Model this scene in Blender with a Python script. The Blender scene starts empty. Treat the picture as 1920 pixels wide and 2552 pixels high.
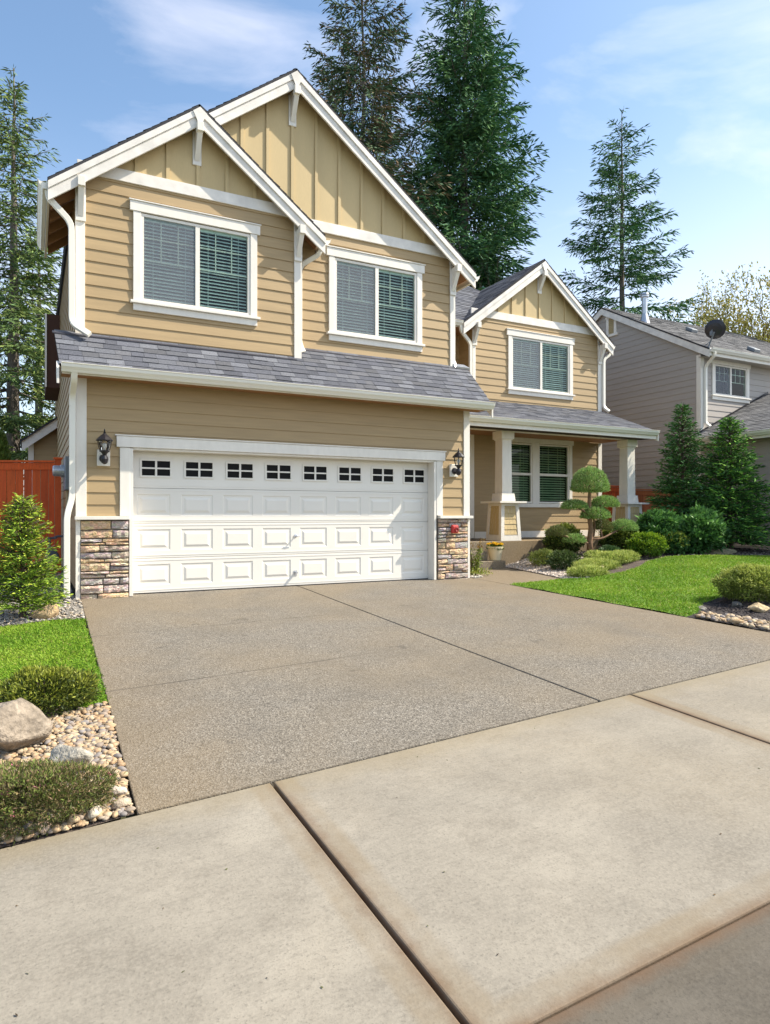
import bpy, math, random
import numpy as np
from mathutils import Vector, Matrix

random.seed(7)
S = bpy.context.scene
COL = S.collection
PI = math.pi
R = math.radians

# ------------------------------------------------------------------ materials
MATS = {}
def mat(name, col, rough=.6, noise=None, bump=None, attr=False, metal=0.0, spec=.5, stretch=None, noise2=None, trans=0):
    m = bpy.data.materials.new(name); m.use_nodes = True
    nt = m.node_tree; N = nt.nodes; L = nt.links
    b = N['Principled BSDF']
    b.inputs['Roughness'].default_value = rough
    b.inputs['Metallic'].default_value = metal
    b.inputs['Specular IOR Level'].default_value = spec
    tc = N.new('ShaderNodeTexCoord'); src = tc.outputs['Object']
    if stretch:
        mp = N.new('ShaderNodeMapping'); mp.inputs['Scale'].default_value = stretch
        L.new(src, mp.inputs['Vector']); src = mp.outputs['Vector']
    c = None
    if attr:
        a = N.new('ShaderNodeAttribute'); a.attribute_name = 'Col'; c = a.outputs['Color']
    else:
        r = N.new('ShaderNodeRGB'); r.outputs[0].default_value = (*col, 1); c = r.outputs[0]
    for nz in (noise, noise2):
        if nz:
            t = N.new('ShaderNodeTexNoise'); t.inputs['Scale'].default_value = nz[0]; t.inputs['Detail'].default_value = 5
            L.new(src, t.inputs['Vector'])
            mr = N.new('ShaderNodeMapRange'); mr.inputs[1].default_value = .3; mr.inputs[2].default_value = .7
            mr.inputs[3].default_value = 1 - nz[1]; mr.inputs[4].default_value = 1 + nz[1]
            L.new(t.outputs[0], mr.inputs[0])
            mx = N.new('ShaderNodeVectorMath'); mx.operation = 'SCALE'
            L.new(c, mx.inputs[0]); L.new(mr.outputs[0], mx.inputs['Scale']); c = mx.outputs[0]
    L.new(c, b.inputs['Base Color'])
    if bump:
        t = N.new('ShaderNodeTexNoise'); t.inputs['Scale'].default_value = bump[0]; t.inputs['Detail'].default_value = 4
        L.new(src, t.inputs['Vector'])
        bp = N.new('ShaderNodeBump'); bp.inputs['Strength'].default_value = bump[1]; bp.inputs['Distance'].default_value = bump[2] if len(bump) > 2 else .01
        L.new(t.outputs[0], bp.inputs['Height']); L.new(bp.outputs[0], b.inputs['Normal'])
    if trans:
        tr = N.new('ShaderNodeBsdfTranslucent'); L.new(c, tr.inputs['Color'])
        ms = N.new('ShaderNodeMixShader'); ms.inputs[0].default_value = trans
        L.new(b.outputs[0], ms.inputs[1]); L.new(tr.outputs[0], ms.inputs[2])
        L.new(ms.outputs[0], N['Material Output'].inputs['Surface'])
    MATS[name] = m
    return m

def glass_mat(name, tint, refl=1.0):
    m = bpy.data.materials.new(name); m.use_nodes = True
    nt = m.node_tree; N = nt.nodes; L = nt.links
    N.remove(N['Principled BSDF'])
    t = N.new('ShaderNodeBsdfTransparent'); t.inputs[0].default_value = (*tint, 1)
    g = N.new('ShaderNodeBsdfGlossy'); g.inputs['Roughness'].default_value = .02
    f = N.new('ShaderNodeFresnel'); f.inputs[0].default_value = 1.45
    k = N.new('ShaderNodeMath'); k.operation = 'MULTIPLY'; k.inputs[1].default_value = refl
    L.new(f.outputs[0], k.inputs[0])
    ms = N.new('ShaderNodeMixShader'); L.new(k.outputs[0], ms.inputs[0])
    L.new(t.outputs[0], ms.inputs[1]); L.new(g.outputs[0], ms.inputs[2])
    L.new(ms.outputs[0], N['Material Output'].inputs['Surface'])
    MATS[name] = m
    return m

WHITE = mat('white_paint', (.80, .755, .675), .5, noise=(1.5, .05), noise2=(14, .04), bump=(60, .05), stretch=(1, 1, .35))
FASCIA = mat('weathered_white_paint', (.78, .74, .68), .6, noise=(2.2, .06), noise2=(5, .12), bump=(40, .06))
DOORW = mat('door_white', (.80, .765, .69), .42, noise=(1.2, .03), bump=(90, .03))
GUTTERW = mat('gutter_white', (.82, .79, .70), .35, noise=(.8, .03))
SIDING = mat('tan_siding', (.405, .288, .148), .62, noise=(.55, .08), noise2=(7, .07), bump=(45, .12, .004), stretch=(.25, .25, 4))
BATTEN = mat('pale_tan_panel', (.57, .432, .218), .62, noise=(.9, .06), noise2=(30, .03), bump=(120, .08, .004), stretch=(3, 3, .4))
GREYS = mat('taupe_siding', (.395, .358, .322), .65, noise=(.8, .05), noise2=(9, .04), bump=(45, .1, .004), stretch=(.25, .25, 4))
SHINGLE = mat('shingle', (.1, .1, .12), .9, attr=True, noise=(60, .28), bump=(180, .4, .006), spec=.3)
STONE = mat('ledge_stone', (.4, .3, .2), .9, attr=True, noise=(16, .25), noise2=(50, .15), bump=(30, .9, .03), stretch=(1, 1, 2), spec=.25)
MORTAR = mat('mortar', (.17, .145, .115), .95, noise=(30, .2), bump=(60, .5, .01))
SOFFIT = mat('soffit_wood', (.34, .17, .075), .7, noise=(3, .12), stretch=(1, 6, 1))
CEDAR = mat('red_cedar', (.5, .072, .012), .6, attr=True, noise=(5, .16), noise2=(40, .1), bump=(30, .15), stretch=(5, 5, .5))
INTERIOR = mat('dark_interior', (.015, .016, .016), .9)
BLIND = mat('blind_slat', (.80, .84, .82), .5)
SCREENM = None
GLASS = glass_mat('window_glass', (.80, .96, .90), .8)
GLASSD = glass_mat('dark_window_glass', (.50, .62, .44), .8)
DOORGLASS = mat('black_door_glass', (.006, .006, .006), .5, spec=.15)
LAMPGLASS = glass_mat('lantern_glass', (.92, .92, .9), 1.2)
BLACK = mat('black_metal', (.016, .014, .018), .38, spec=.5)
GREYMETAL = mat('grey_metal', (.19, .21, .23), .5, metal=.2, noise=(9, .1))
GALV = mat('galvanised', (.55, .56, .58), .35, metal=.8, noise=(7, .12))
PIPEM = mat('dark_pipe', (.10, .115, .125), .5, noise=(12, .1))
REDBELL = mat('red_plastic', (.50, .03, .025), .4)
BULB = mat('bulb_white', (.8, .8, .78), .3)
POTM = mat('cream_plastic', (.72, .63, .42), .45)
DARKBROWN = mat('dark_beam', (.03, .018, .012), .8)
BARK = mat('bark', (.165, .14, .12), .9, noise=(9, .35), bump=(16, .8, .03), stretch=(3, 3, .6))
BARKB = mat('brown_bark', (.085, .06, .042), .9, noise=(20, .3), bump=(40, .6, .01))
LEAF = mat('foliage', (.08, .12, .03), .55, attr=True, spec=.3, trans=.22)
NEEDLE = mat('needles', (.05, .09, .03), .75, attr=True, spec=.12, trans=0)
GRASSM = mat('grass_blade', (.1, .25, .02), .6, attr=True, spec=.25, trans=.35)
PETAL = mat('petal', (.8, .5, .03), .6, attr=True, trans=.3)
ROCK = mat('rock', (.42, .36, .28), .9, attr=True, noise=(7, .32), noise2=(30, .25), bump=(26, .9, .03), spec=.2)
PEBBLE = mat('pebble', (.4, .35, .28), .75, attr=True, noise=(40, .12), bump=(60, .15))
SOIL = mat('soil', (.095, .07, .055), .95, noise=(6, .3), noise2=(60, .4), bump=(70, .9, .02))
LAWNSOIL = mat('lawn_soil', (.11, .21, .015), .95, noise=(5, .2), bump=(60, .6, .02))
GROUNDM = mat('ground_soil', (.10, .10, .05), .95, noise=(.4, .3), noise2=(9, .3), bump=(30, .6, .03))

def screen_mat():
    m = bpy.data.materials.new('insect_screen'); m.use_nodes = True
    nt = m.node_tree; N = nt.nodes; L = nt.links
    b = N['Principled BSDF']; b.inputs['Base Color'].default_value = (.30, .33, .38, 1); b.inputs['Roughness'].default_value = .6
    t = N.new('ShaderNodeBsdfTransparent'); ms = N.new('ShaderNodeMixShader'); ms.inputs[0].default_value = .34
    L.new(t.outputs[0], ms.inputs[1]); L.new(b.outputs[0], ms.inputs[2]); L.new(ms.outputs[0], N['Material Output'].inputs['Surface'])
    return m
SCREENM = screen_mat()

def concrete(name, base, speck, kind):
    """exposed-aggregate driveway / broom-finished sidewalk with stains and trowelled borders"""
    m = bpy.data.materials.new(name); m.use_nodes = True
    nt = m.node_tree; N = nt.nodes; L = nt.links
    b = N['Principled BSDF']; b.inputs['Roughness'].default_value = .85; b.inputs['Specular IOR Level'].default_value = .25
    tc = N.new('ShaderNodeTexCoord'); P = tc.outputs['Object']
    def noise(sc, det=5, vec=None, rough=.55):
        t = N.new('ShaderNodeTexNoise'); t.inputs['Scale'].default_value = sc; t.inputs['Detail'].default_value = det
        t.inputs['Roughness'].default_value = rough
        L.new(vec or P, t.inputs['Vector']); return t.outputs[0]
    def rng(v, a, b_, c, d):
        r = N.new('ShaderNodeMapRange'); L.new(v, r.inputs[0])
        for i, x in enumerate((a, b_, c, d)): r.inputs[i + 1].default_value = x
        return r.outputs[0]
    def mix(f, c1, c2):
        x = N.new('ShaderNodeMix'); x.data_type = 'RGBA'
        if isinstance(f, float): x.inputs[0].default_value = f
        else: L.new(f, x.inputs[0])
        for i, c in ((6, c1), (7, c2)):
            if isinstance(c, tuple): x.inputs[i].default_value = (*c, 1)
            else: L.new(c, x.inputs[i])
        return x.outputs[2]
    def math_(op, a, b_):
        x = N.new('ShaderNodeMath'); x.operation = op
        for i, v in ((0, a), (1, b_)):
            if isinstance(v, (int, float)): x.inputs[i].default_value = v
            else: L.new(v, x.inputs[i])
        return x.outputs[0]
    if kind == 'agg':
        v = N.new('ShaderNodeTexVoronoi'); v.inputs['Scale'].default_value = 105; L.new(P, v.inputs['Vector'])
        sep = N.new('ShaderNodeSeparateColor'); L.new(v.outputs['Color'], sep.inputs[0])
        c = mix(rng(sep.outputs[0], 0, 1, 0, 1), tuple(x * .56 for x in base), tuple(min(1, x * 1.42) for x in base))
        c = mix(rng(sep.outputs[1], .90, .95, 0, .6), c, speck)
        c = mix(rng(sep.outputs[2], .93, .96, 0, .7), c, tuple(x * .3 for x in base))
        big = noise(.55, 6); c = mix(rng(big, .40, .64, 0, .45), c, (base[0] * 1.22, base[1] * 1.06, base[2] * .80))
        big2 = noise(1.7, 6); c = mix(rng(big2, .46, .70, 0, .32), c, tuple(x * .62 for x in base))
        # rusty warm staining near the left edge and along the right
        sx = N.new('ShaderNodeSeparateXYZ'); L.new(P, sx.inputs[0])
        wob = noise(2.3, 4)
        e = math_('ADD', sx.outputs[0], math_('MULTIPLY', wob, .6))
        c = mix(rng(e, -.5, .35, .45, 0), c, (base[0] * 1.25, base[1] * 1.02, base[2] * .70))
        spot = noise(4.2, 2); c = mix(rng(spot, .70, .735, 0, .35), c, tuple(x * .35 for x in base))
        rt = math_('SUBTRACT', sx.outputs[0], math_('MULTIPLY', noise(1.9, 5), 1.4)); c = mix(rng(rt, 3.9, 4.9, 0, .45), c, (base[0] * 1.25, base[1] * 1.04, base[2] * .74))
        # hairline shrinkage joints
        y2 = math_('ADD', sx.outputs[1], math_('MULTIPLY', noise(1.2, 3), .06))
        for yy in (-2.15, -4.02):
            d = math_('ABSOLUTE', math_('SUBTRACT', y2, yy + .03), 0)
            f = rng(d, .004, .014, .75, 0)
            gate = rng(noise(1.3, 3), .36, .56, .15, 1)
            lim = rng(sx.outputs[0], 1.6, 2.4, 1, 0)
            c = mix(math_('MULTIPLY', f, math_('MULTIPLY', gate, lim)), c, (.055, .048, .04))
        hgt = v.outputs['Distance']; bs, bd = .5, .006
    else:
        n1 = noise(.8, 8, rough=.7); c = mix(rng(n1, .38, .62, 0, 1), tuple(x * .78 for x in base), tuple(min(1, x * 1.16) for x in base))
        n0 = noise(2.9, 10, rough=.82); c = mix(rng(n0, .47, .68, 0, .62), c, (base[0] * .62, base[1] * .60, base[2] * .58))
        n9 = noise(.35, 4); c = mix(rng(n9, .45, .65, 0, .35), c, (base[0] * 1.08, base[1] * .96, base[2] * .74))
        mp = N.new('ShaderNodeMapping'); mp.inputs['Scale'].default_value = (3, 16, 3); mp.inputs['Rotation'].default_value = (0, 0, .35); L.new(P, mp.inputs['Vector'])
        n2 = noise(3, 6, mp.outputs[0], .7); c = mix(rng(n2, .52, .72, 0, .5), c, tuple(x * .55 for x in base))
        n3 = noise(95, 3); c = mix(rng(n3, .56, .68, 0, .6), c, tuple(x * .5 for x in base)); n7 = noise(20, 9, rough=.88); c = mix(rng(n7, .48, .68, 0, .62), c, tuple(x * .66 for x in base))
        n4 = noise(60, 3); c = mix(rng(n4, .42, .68, 0, .45), c, tuple(min(1, x * 1.18) for x in base))
        sx = N.new('ShaderNodeSeparateXYZ'); L.new(P, sx.inputs[0])
        # trowelled borders beside every joint (slab edges at x = 0, 2.9, -2.9, 5.8) and along the kerb
        wb = noise(7, 4); dist = None
        for xj in (-2.9, 0.0, 2.9, 5.8):
            d = math_('ABSOLUTE', math_('SUBTRACT', sx.outputs[0], xj), 0)
            dist = d if dist is None else math_('MINIMUM', dist, d)
        dk = math_('ADD', sx.outputs[1], 8.19); dist2 = math_('MINIMUM', dist, math_('ABSOLUTE', dk, 0))
        dd = math_('ADD', dist2, math_('MULTIPLY', wb, .03))
        patch = rng(noise(1.3, 5, rough=.7), .38, .62, .15, .8 if name != 'dark_concrete' else .2)
        c = mix(math_('MULTIPLY', rng(dd, .13, .165, .8, 0), patch), c, (base[0] * .80, base[1] * .70, base[2] * .56))
        c = mix(rng(math_('ADD', dist2, math_('MULTIPLY', noise(9, 5), .07)), .03, .10, .75, 0), c, (.14, .080, .042))
        # tan leaching along the garden edge
        db = math_('ABSOLUTE', math_('SUBTRACT', sx.outputs[1], -6.11), 0)
        c = mix(rng(math_('ADD', db, math_('MULTIPLY', wb, .25)), .1, .4, .5, 0), c, (base[0] * .95, base[1] * .84, base[2] * .60))
        hgt = n3; bs, bd = .35, .004
    L.new(c, b.inputs['Base Color'])
    bp = N.new('ShaderNodeBump'); bp.inputs['Strength'].default_value = bs; bp.inputs['Distance'].default_value = bd
    L.new(hgt, bp.inputs['Height']); L.new(bp.outputs[0], b.inputs['Normal'])
    MATS[name] = m
    return m
DRIVE = concrete('aggregate_concrete', (.182, .162, .133), (.40, .37, .32), 'agg')
WALK = concrete('broomed_concrete', (.278, .250, .203), None, 'walk')
APRON = concrete('dark_concrete', (.125, .110, .088), None, 'walk')
STEPM = concrete('step_concrete', (.22, .185, .135), (.42, .38, .31), 'agg')

# ------------------------------------------------------------------ mesh builder
OFF = {}
class MB:
    def __init__(s): s.v = []; s.f = []; s.m = []; s.c = []
    def face(s, pts, mi=0, col=None):
        b = len(s.v); s.v += [tuple(p) for p in pts]; s.f.append(tuple(range(b, b + len(pts)))); s.m.append(mi); s.c.append(col)
    def prism(s, pts, off, mi=0, col=None):
        """closed prism: polygon pts extruded by vector off (pts wound CCW seen from the +off side)"""
        b = len(s.v); n = len(pts); off = Vector(off)
        s.v += [tuple(Vector(p) + off) for p in pts] + [tuple(p) for p in pts]
        s.f.append(tuple(range(b, b + n))); s.f.append(tuple(range(b + 2 * n - 1, b + n - 1, -1)))
        for i in range(n):
            j = (i + 1) % n; s.f.append((b + n + i, b + n + j, b + j, b + i))
        s.m += [mi] * (n + 2); s.c += [col] * (n + 2)
    def box(s, x0, x1, y0, y1, z0, z1, mi=0, col=None):
        s.prism([(x0, y0, z0), (x1, y0, z0), (x1, y1, z0), (x0, y1, z0)], (0, 0, z1 - z0), mi, col)
    def tube(s, path, r, n=8, mi=0, col=None, sq=None):
        """swept tube; r number or list; sq=(a,b): rectangular section"""
        P = [Vector(p) for p in path]; b = len(s.v); k = len(P)
        rr = r if isinstance(r, (list, tuple)) else [r] * k
        up0 = None
        for i, p in enumerate(P):
            t = (P[min(i + 1, k - 1)] - P[max(i - 1, 0)]).normalized()
            if up0 is None:
                up0 = Vector((0, 1, 0)) if abs(t.y) < .8 else Vector((1, 0, 0))
            a = t.cross(up0).normalized(); c = a.cross(t).normalized(); up0 = c
            if sq:
                for (q, w) in ((-1, -1), (1, -1), (1, 1), (-1, 1)): s.v.append(tuple(p + a * q * sq[0] + c * w * sq[1]))
            else:
                for j in range(n):
                    an = 2 * PI * j / n; s.v.append(tuple(p + (a * math.cos(an) + c * math.sin(an)) * rr[i]))
        if sq: n = 4
        for i in range(k - 1):
            for j in range(n):
                j2 = (j + 1) % n
                s.f.append((b + i * n + j, b + i * n + j2, b + (i + 1) * n + j2, b + (i + 1) * n + j)); s.m.append(mi); s.c.append(col)
        s.f.append(tuple(range(b + n - 1, b - 1, -1))); s.f.append(tuple(range(b + (k - 1) * n, b + k * n))); s.m += [mi] * 2; s.c += [col] * 2
    def lathe(s, c, prof, n=16, mi=0, axis='z', col=None):
        b = len(s.v); c = Vector(c)
        for (r, h) in prof:
            for j in range(n):
                a = 2 * PI * j / n; q = (r * math.cos(a), r * math.sin(a), h)
                if axis == 'y': q = (q[0], q[2], q[1])
                if axis == 'x': q = (q[2], q[0], q[1])
                s.v.append(tuple(c + Vector(q)))
        for i in range(len(prof) - 1):
            for j in range(n):
                j2 = (j + 1) % n; f = (b + i * n + j, b + i * n + j2, b + (i + 1) * n + j2, b + (i + 1) * n + j)
                s.f.append(f if axis != 'y' else f[::-1]); s.m.append(mi); s.c.append(col)
        f0 = tuple(range(b + n - 1, b - 1, -1)); f1 = tuple(range(b + (len(prof) - 1) * n, b + len(prof) * n))
        s.f += [f0, f1]; s.m += [mi] * 2; s.c += [col] * 2
    def build(s, name, mats, parent=None, smooth=False, bevel=0):
        if not isinstance(mats, (list, tuple)): mats = [mats]
        o = new_obj(name, np.array(s.v, dtype=np.float32).reshape(-1, 3), s.f, mats, parent)
        me = o.data
        if len(mats) > 1: me.polygons.foreach_set('material_index', s.m)
        if any(c is not None for c in s.c):
            cols = [(c or (.5, .5, .5)) for c in s.c]
            set_cols(me, np.array(cols, dtype=np.float32))
        if smooth: me.polygons.foreach_set('use_smooth', [True] * len(me.polygons))
        if bevel:
            md = o.modifiers.new('edge', 'BEVEL'); md.width = bevel; md.segments = 2; md.limit_method = 'ANGLE'; md.angle_limit = R(40)
        return o

def set_cols(me, facecols):
    lt = np.zeros(len(me.polygons), dtype=np.int32); me.polygons.foreach_get('loop_total', lt)
    a = me.attributes.new('Col', 'FLOAT_COLOR', 'CORNER')
    c = np.repeat(facecols, lt, axis=0)
    a.data.foreach_set('color', np.concatenate([c, np.ones((len(c), 1), np.float32)], 1).astype(np.float32).ravel())

def new_obj(name, V, F, mats, parent=None):
    me = bpy.data.meshes.new(name)
    V = np.asarray(V, dtype=np.float32)
    if parent is not None: V = V - np.array(OFF[parent.name], dtype=np.float32)
    if isinstance(F, np.ndarray):
        me.vertices.add(len(V)); me.vertices.foreach_set('co', V.ravel())
        n, k = F.shape
        me.loops.add(n * k); me.loops.foreach_set('vertex_index', F.astype(np.int32).ravel())
        me.polygons.add(n); me.polygons.foreach_set('loop_start', np.arange(0, n * k, k, dtype=np.int32))
        me.update(calc_edges=True); me.validate()
    else:
        me.from_pydata(V.tolist(), [], F)
    for m in mats: me.materials.append(m)
    o = bpy.data.objects.new(name, me); COL.objects.link(o)
    if parent is not None: o.parent = parent; OFF[o.name] = OFF[parent.name]
    else: OFF[o.name] = (0, 0, 0)
    return o

def thing(name, label, cat, loc=(0, 0, 0), group=None):
    o = bpy.data.objects.new(name, None); COL.objects.link(o); o.location = loc; o.empty_display_size = .2
    OFF[o.name] = tuple(loc); tag(o, label, cat, group); return o
def tag(o, label, cat, group=None):
    o['label'] = label; o['category'] = cat
    if group: o['group'] = group
    return o
def structure(o, kind='structure', label=None, cat=None):
    o['kind'] = kind
    if label: o['label'] = label; o['category'] = cat
    return o

# ------------------------------------------------------------------ terrain
def sm(a, b, x):
    t = np.clip((x - a) / (b - a), 0, 1); return t * t * (3 - 2 * t)
def gz(x, y):
    x = np.asarray(x, float); y = np.asarray(y, float)
    s = -.421 + .0509 * np.clip(x, -6, 8.2)
    z = np.where(y >= 0, 0, np.where(y > -6.1, s * (-y / 6.1), s + .04 * (np.maximum(y, -8.4) + 6.1)))
    lawn = .24 * sm(6.5, 11.5, x) * sm(-10, -3.5, y)
    bed = .27 * sm(7.2, 9.0, x) * sm(-.9, .6, y)
    return z + np.maximum(lawn, bed)
def g1(x, y): return float(gz(x, y))

def axis_pts(lo, hi, step, far):
    a = list(np.arange(lo, hi + 1e-6, step)); n = [lo - d for d in far][::-1]; p = [hi + d for d in far]
    return np.array(n + a + p)
def grid_sheet(name, xs, ys, zf, m, parent=None):
    X, Y = np.meshgrid(xs, ys); Z = zf(X, Y)
    V = np.stack([X.ravel(), Y.ravel(), Z.ravel()], 1); nx = len(xs); ny = len(ys)
    i = np.arange((nx - 1) * (ny - 1)); r = i // (nx - 1); c = i % (nx - 1); a = r * nx + c
    F = np.stack([a, a + 1, a + nx + 1, a + nx], 1)
    o = new_obj(name, V, F, [m], parent); o.data.polygons.foreach_set('use_smooth', [True] * len(o.data.polygons)); return o
far = (2, 6, 14, 30, 60, 120, 250, 500)
structure(grid_sheet('ground', axis_pts(-8, 20, .25, far), axis_pts(-12, 14, .25, far), lambda x, y: gz(x, y) - .055, GROUNDM))

# slabs: a strip with thickness following the terrain
def slab(name, x0f, x1f, y0, y1, lift, m, ny=24, nx=10, depth=.12):
    V = []; F = []
    for j in range(ny + 1):
        y = y0 + (y1 - y0) * j / ny
        for i in range(nx + 1):
            x = x0f(y) + (x1f(y) - x0f(y)) * i / nx; V.append((x, y, g1(x, y) + lift))
    nn = nx + 1
    for j in range(ny):
        for i in range(nx): a = j * nn + i; F.append((a, a + 1, a + nn + 1, a + nn))
    ring = [i for i in range(nn)] + [j * nn + nx for j in range(1, ny + 1)] + [ny * nn + i for i in range(nx - 1, -1, -1)] + [j * nn for j in range(ny - 1, 0, -1)]
    b = len(V); V += [(V[k][0], V[k][1], V[k][2] - depth) for k in ring]
    L = len(ring)
    for k in range(L): F.append((ring[k], b + k, b + (k + 1) % L, ring[(k + 1) % L]))
    return V, F
def slabs(name, defs, m):
    V = []; F = []
    for d in defs:
        v, f = slab(name, *d); b = len(V); V += v; F += [tuple(i + b for i in q) for q in f]
    o = new_obj(name, V, F, [m]); md = o.modifiers.new('arris', 'BEVEL'); md.width = .008; md.segments = 2; md.limit_method = 'ANGLE'; md.angle_limit = R(50)
    return o
jx = lambda y: 2.47 + (-y) * .0215
structure(slabs('driveway', [(lambda y: -.66 + y * .012, lambda y: jx(y) - .008, -6.085, .22, 0, DRIVE, 20, 12),
                             (lambda y: jx(y) + .008, lambda y: 5.68, -6.085, .22, 0, DRIVE, 20, 12)], DRIVE))
structure(slabs('path', [(lambda y: 5.69, lambda y: 6.95 + (y + 1.05) * .22, -1.03, 1.9, 0, DRIVE, 12, 6)], DRIVE))
walk = []
for a, b in ((-9.0, -2.908), (-2.892, -.011), (.011, 2.892), (2.908, 5.792), (5.808, 8.69), (8.71, 11.6), (11.62, 18)):
    walk.append((lambda y, a=a: a, lambda y, b=b: b, -8.18, -6.115, .004, WALK, 8, 4))
structure(slabs('sidewalk', walk, WALK))
gut = []
for a, b in ((-9.0, -.011), (.011, 5.792), (5.808, 18)):
    gut.append((lambda y, a=a: a, lambda y, b=b: b, -9.4, -8.188, .001, APRON, 6, 8))
structure(slabs('street_gutter', gut, APRON))
ROADM = mat('asphalt', (.055, .054, .052), .9, noise=(2, .2), bump=(120, .6, .01))
structure(grid_sheet('road', np.linspace(-40, 40, 9), np.array([-17., -13., -9.42]), lambda x, y: gz(x, y) - .03, ROADM))

# ------------------------------------------------------------------ polygons helpers
def clip(poly, a, b, c):
    out = []; n = len(poly)
    for i in range(n):
        p = poly[i]; q = poly[(i + 1) % n]; dp = a * p[0] + b * p[1] - c; dq = a * q[0] + b * q[1] - c
        if dp <= 1e-9: out.append(p)
        if (dp < -1e-9 and dq > 1e-9) or (dp > 1e-9 and dq < -1e-9):
            t = dp / (dp - dq); out.append((p[0] + t * (q[0] - p[0]), p[1] + t * (q[1] - p[1])))
    return out
def clip_rect(poly, x0, x1, y0, y1):
    for (a, b, c) in ((-1, 0, -x0), (1, 0, x1), (0, -1, -y0), (0, 1, y1)):
        poly = clip(poly, a, b, c)
        if len(poly) < 3: return []
    return poly
def clip_conv(rect, conv):
    """clip rect polygon by convex CCW polygon conv"""
    p = rect; n = len(conv)
    for i in range(n):
        x0, y0 = conv[i]; x1, y1 = conv[(i + 1) % n]; a = (y1 - y0); b = -(x1 - x0)
        p = clip(p, a, b, a * x0 + b * y0)
        if len(p) < 3: return []
    return p
def siding(mb, O, u, n, poly, z0, expo=.165, lip=.013, holes=(), mi=0):
    O = Vector(O); u = Vector(u); n = Vector(n); Z = Vector((0, 0, 1))
    flip = u.cross(Z).dot(n) < 0
    zs = [p[1] for p in poly]; k0 = math.floor((min(zs) - z0) / expo); k1 = math.ceil((max(zs) - z0) / expo)
    for k in range(k0, k1):
        za = z0 + k * expo; zb = za + expo
        cuts = sorted({za, zb} | {h[2] for h in holes if za < h[2] < zb} | {h[3] for h in holes if za < h[3] < zb})
        for c0, c1 in zip(cuts[:-1], cuts[1:]):
            segs = [(-1e3, 1e3)]
            for h in holes:
                if h[2] < c1 - 1e-6 and h[3] > c0 + 1e-6:
                    ns = []
                    for a, b in segs:
                        if h[0] > a: ns.append((a, min(b, h[0])))
                        if h[1] < b: ns.append((max(a, h[1]), b))
                    segs = [q for q in ns if q[1] - q[0] > 1e-6]
            for a, b in segs:
                p = clip_rect(poly, a, b, c0, c1)
                if len(p) < 3: continue
                P3 = [O + u * q[0] + Z * q[1] + n * (lip * (1 - (q[1] - za) / expo) + .001) for q in p]
                mb.face(P3[::-1] if flip else P3, mi)
                low = [q for q in p if abs(q[1] - za) < 1e-6]
                if len(low) >= 2:
                    xa = min(q[0] for q in low); xb = max(q[0] for q in low)
                    A = O + u * xa + Z * za; B = O + u * xb + Z * za
                    f = [A + n * (lip + .001), A - n * .004, B - n * .004, B + n * (lip + .001)]
                    mb.face(f[::-1] if flip else f, mi)
def battens(mb, O, u, n, poly, xs, w=.05, t=.022, mi=0):
    O = Vector(O); u = Vector(u); n = Vector(n); Z = Vector((0, 0, 1)); flip = u.cross(Z).dot(n) < 0
    P = [O + u * q[0] + Z * q[1] for q in poly]; mb.face(P[::-1] if flip else P, mi)
    for x in xs:
        p = clip_rect(poly, x - w / 2, x + w / 2, -99, 99)
        if len(p) < 3: continue
        P = [O + u * q[0] + Z * q[1] for q in p]
        mb.prism(P[::-1] if flip else P, n * t, mi)
def shingles(mb, O, u, v, poly, expo=.14, tab=.30, pal=None, seed=1, base=True, mi=0, thick=.009):
    """course after course of individual tabs on plane O + u*a + v*b (u along eave, v up slope)"""
    rnd = random.Random(seed); O = Vector(O); u = Vector(u); v = Vector(v).normalized(); n = u.cross(v)
    pal = pal or [(.105, .110, .130), (.125, .131, .150), (.090, .095, .114), (.145, .151, .170), (.112, .115, .128)]
    area = sum(poly[i][0] * poly[(i + 1) % len(poly)][1] - poly[(i + 1) % len(poly)][0] * poly[i][1] for i in range(len(poly)))
    if area < 0: poly = poly[::-1]
    if base: mb.prism([O + u * q[0] + v * q[1] - n * .035 for q in poly], n * .034, mi, (.05, .05, .055))
    b0 = min(q[1] for q in poly); b1 = max(q[1] for q in poly); a0 = min(q[0] for q in poly); a1 = max(q[0] for q in poly)
    k = 0; b = b0 - .02
    while b < b1:
        a = a0 - rnd.random() * tab
        while a < a1:
            w = tab * rnd.uniform(.55, 1.25)
            p = clip_conv([(a + .002, b + rnd.choice((0, 0, 0, .006))), (a + w - .002, b), (a + w - .002, b + expo * 1.12), (a + .002, b + expo * 1.12)], poly)
            if len(p) >= 3:
                c = rnd.choice(pal); f = rnd.uniform(.82, 1.18); c = tuple(x * f for x in c)
                t = thick * rnd.choice((.8, 1, 1.5))
                P = [O + u * q[0] + v * q[1] + n * (t * (1 - (q[1] - b) / (expo * 1.12)) + .001) for q in p]
                mb.face(P, mi, c)
                low = [q for q in p if abs(q[1] - b) < .007]
                if len(low) >= 2:
                    la = min(low); lb = max(low)
                    A = O + u * la[0] + v * la[1]; B = O + u * lb[0] + v * lb[1]
                    mb.face([A - n * .001, B - n * .001, B + n * (t + .001), A + n * (t + .001)], mi, tuple(x * .8 for x in c))
            a += w
        b += expo; k += 1

# ================================================================== THE TAN HOUSE
house = thing('house', 'two-storey tan house with cream trim and white garage door behind the driveway', 'house', (2.4, 0, 0))
H = house
YA, YB, YC = .22, .465, 3.05
X = Vector((1, 0, 0)); Yv = Vector((0, 1, 0)); Zv = Vector((0, 0, 1)); NF = Vector((0, -1, 0)); NL = Vector((-1, 0, 0))
def wall(name, fn, mats=SIDING):
    mb = MB(); fn(mb); return mb.build(name, mats, H)

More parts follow.
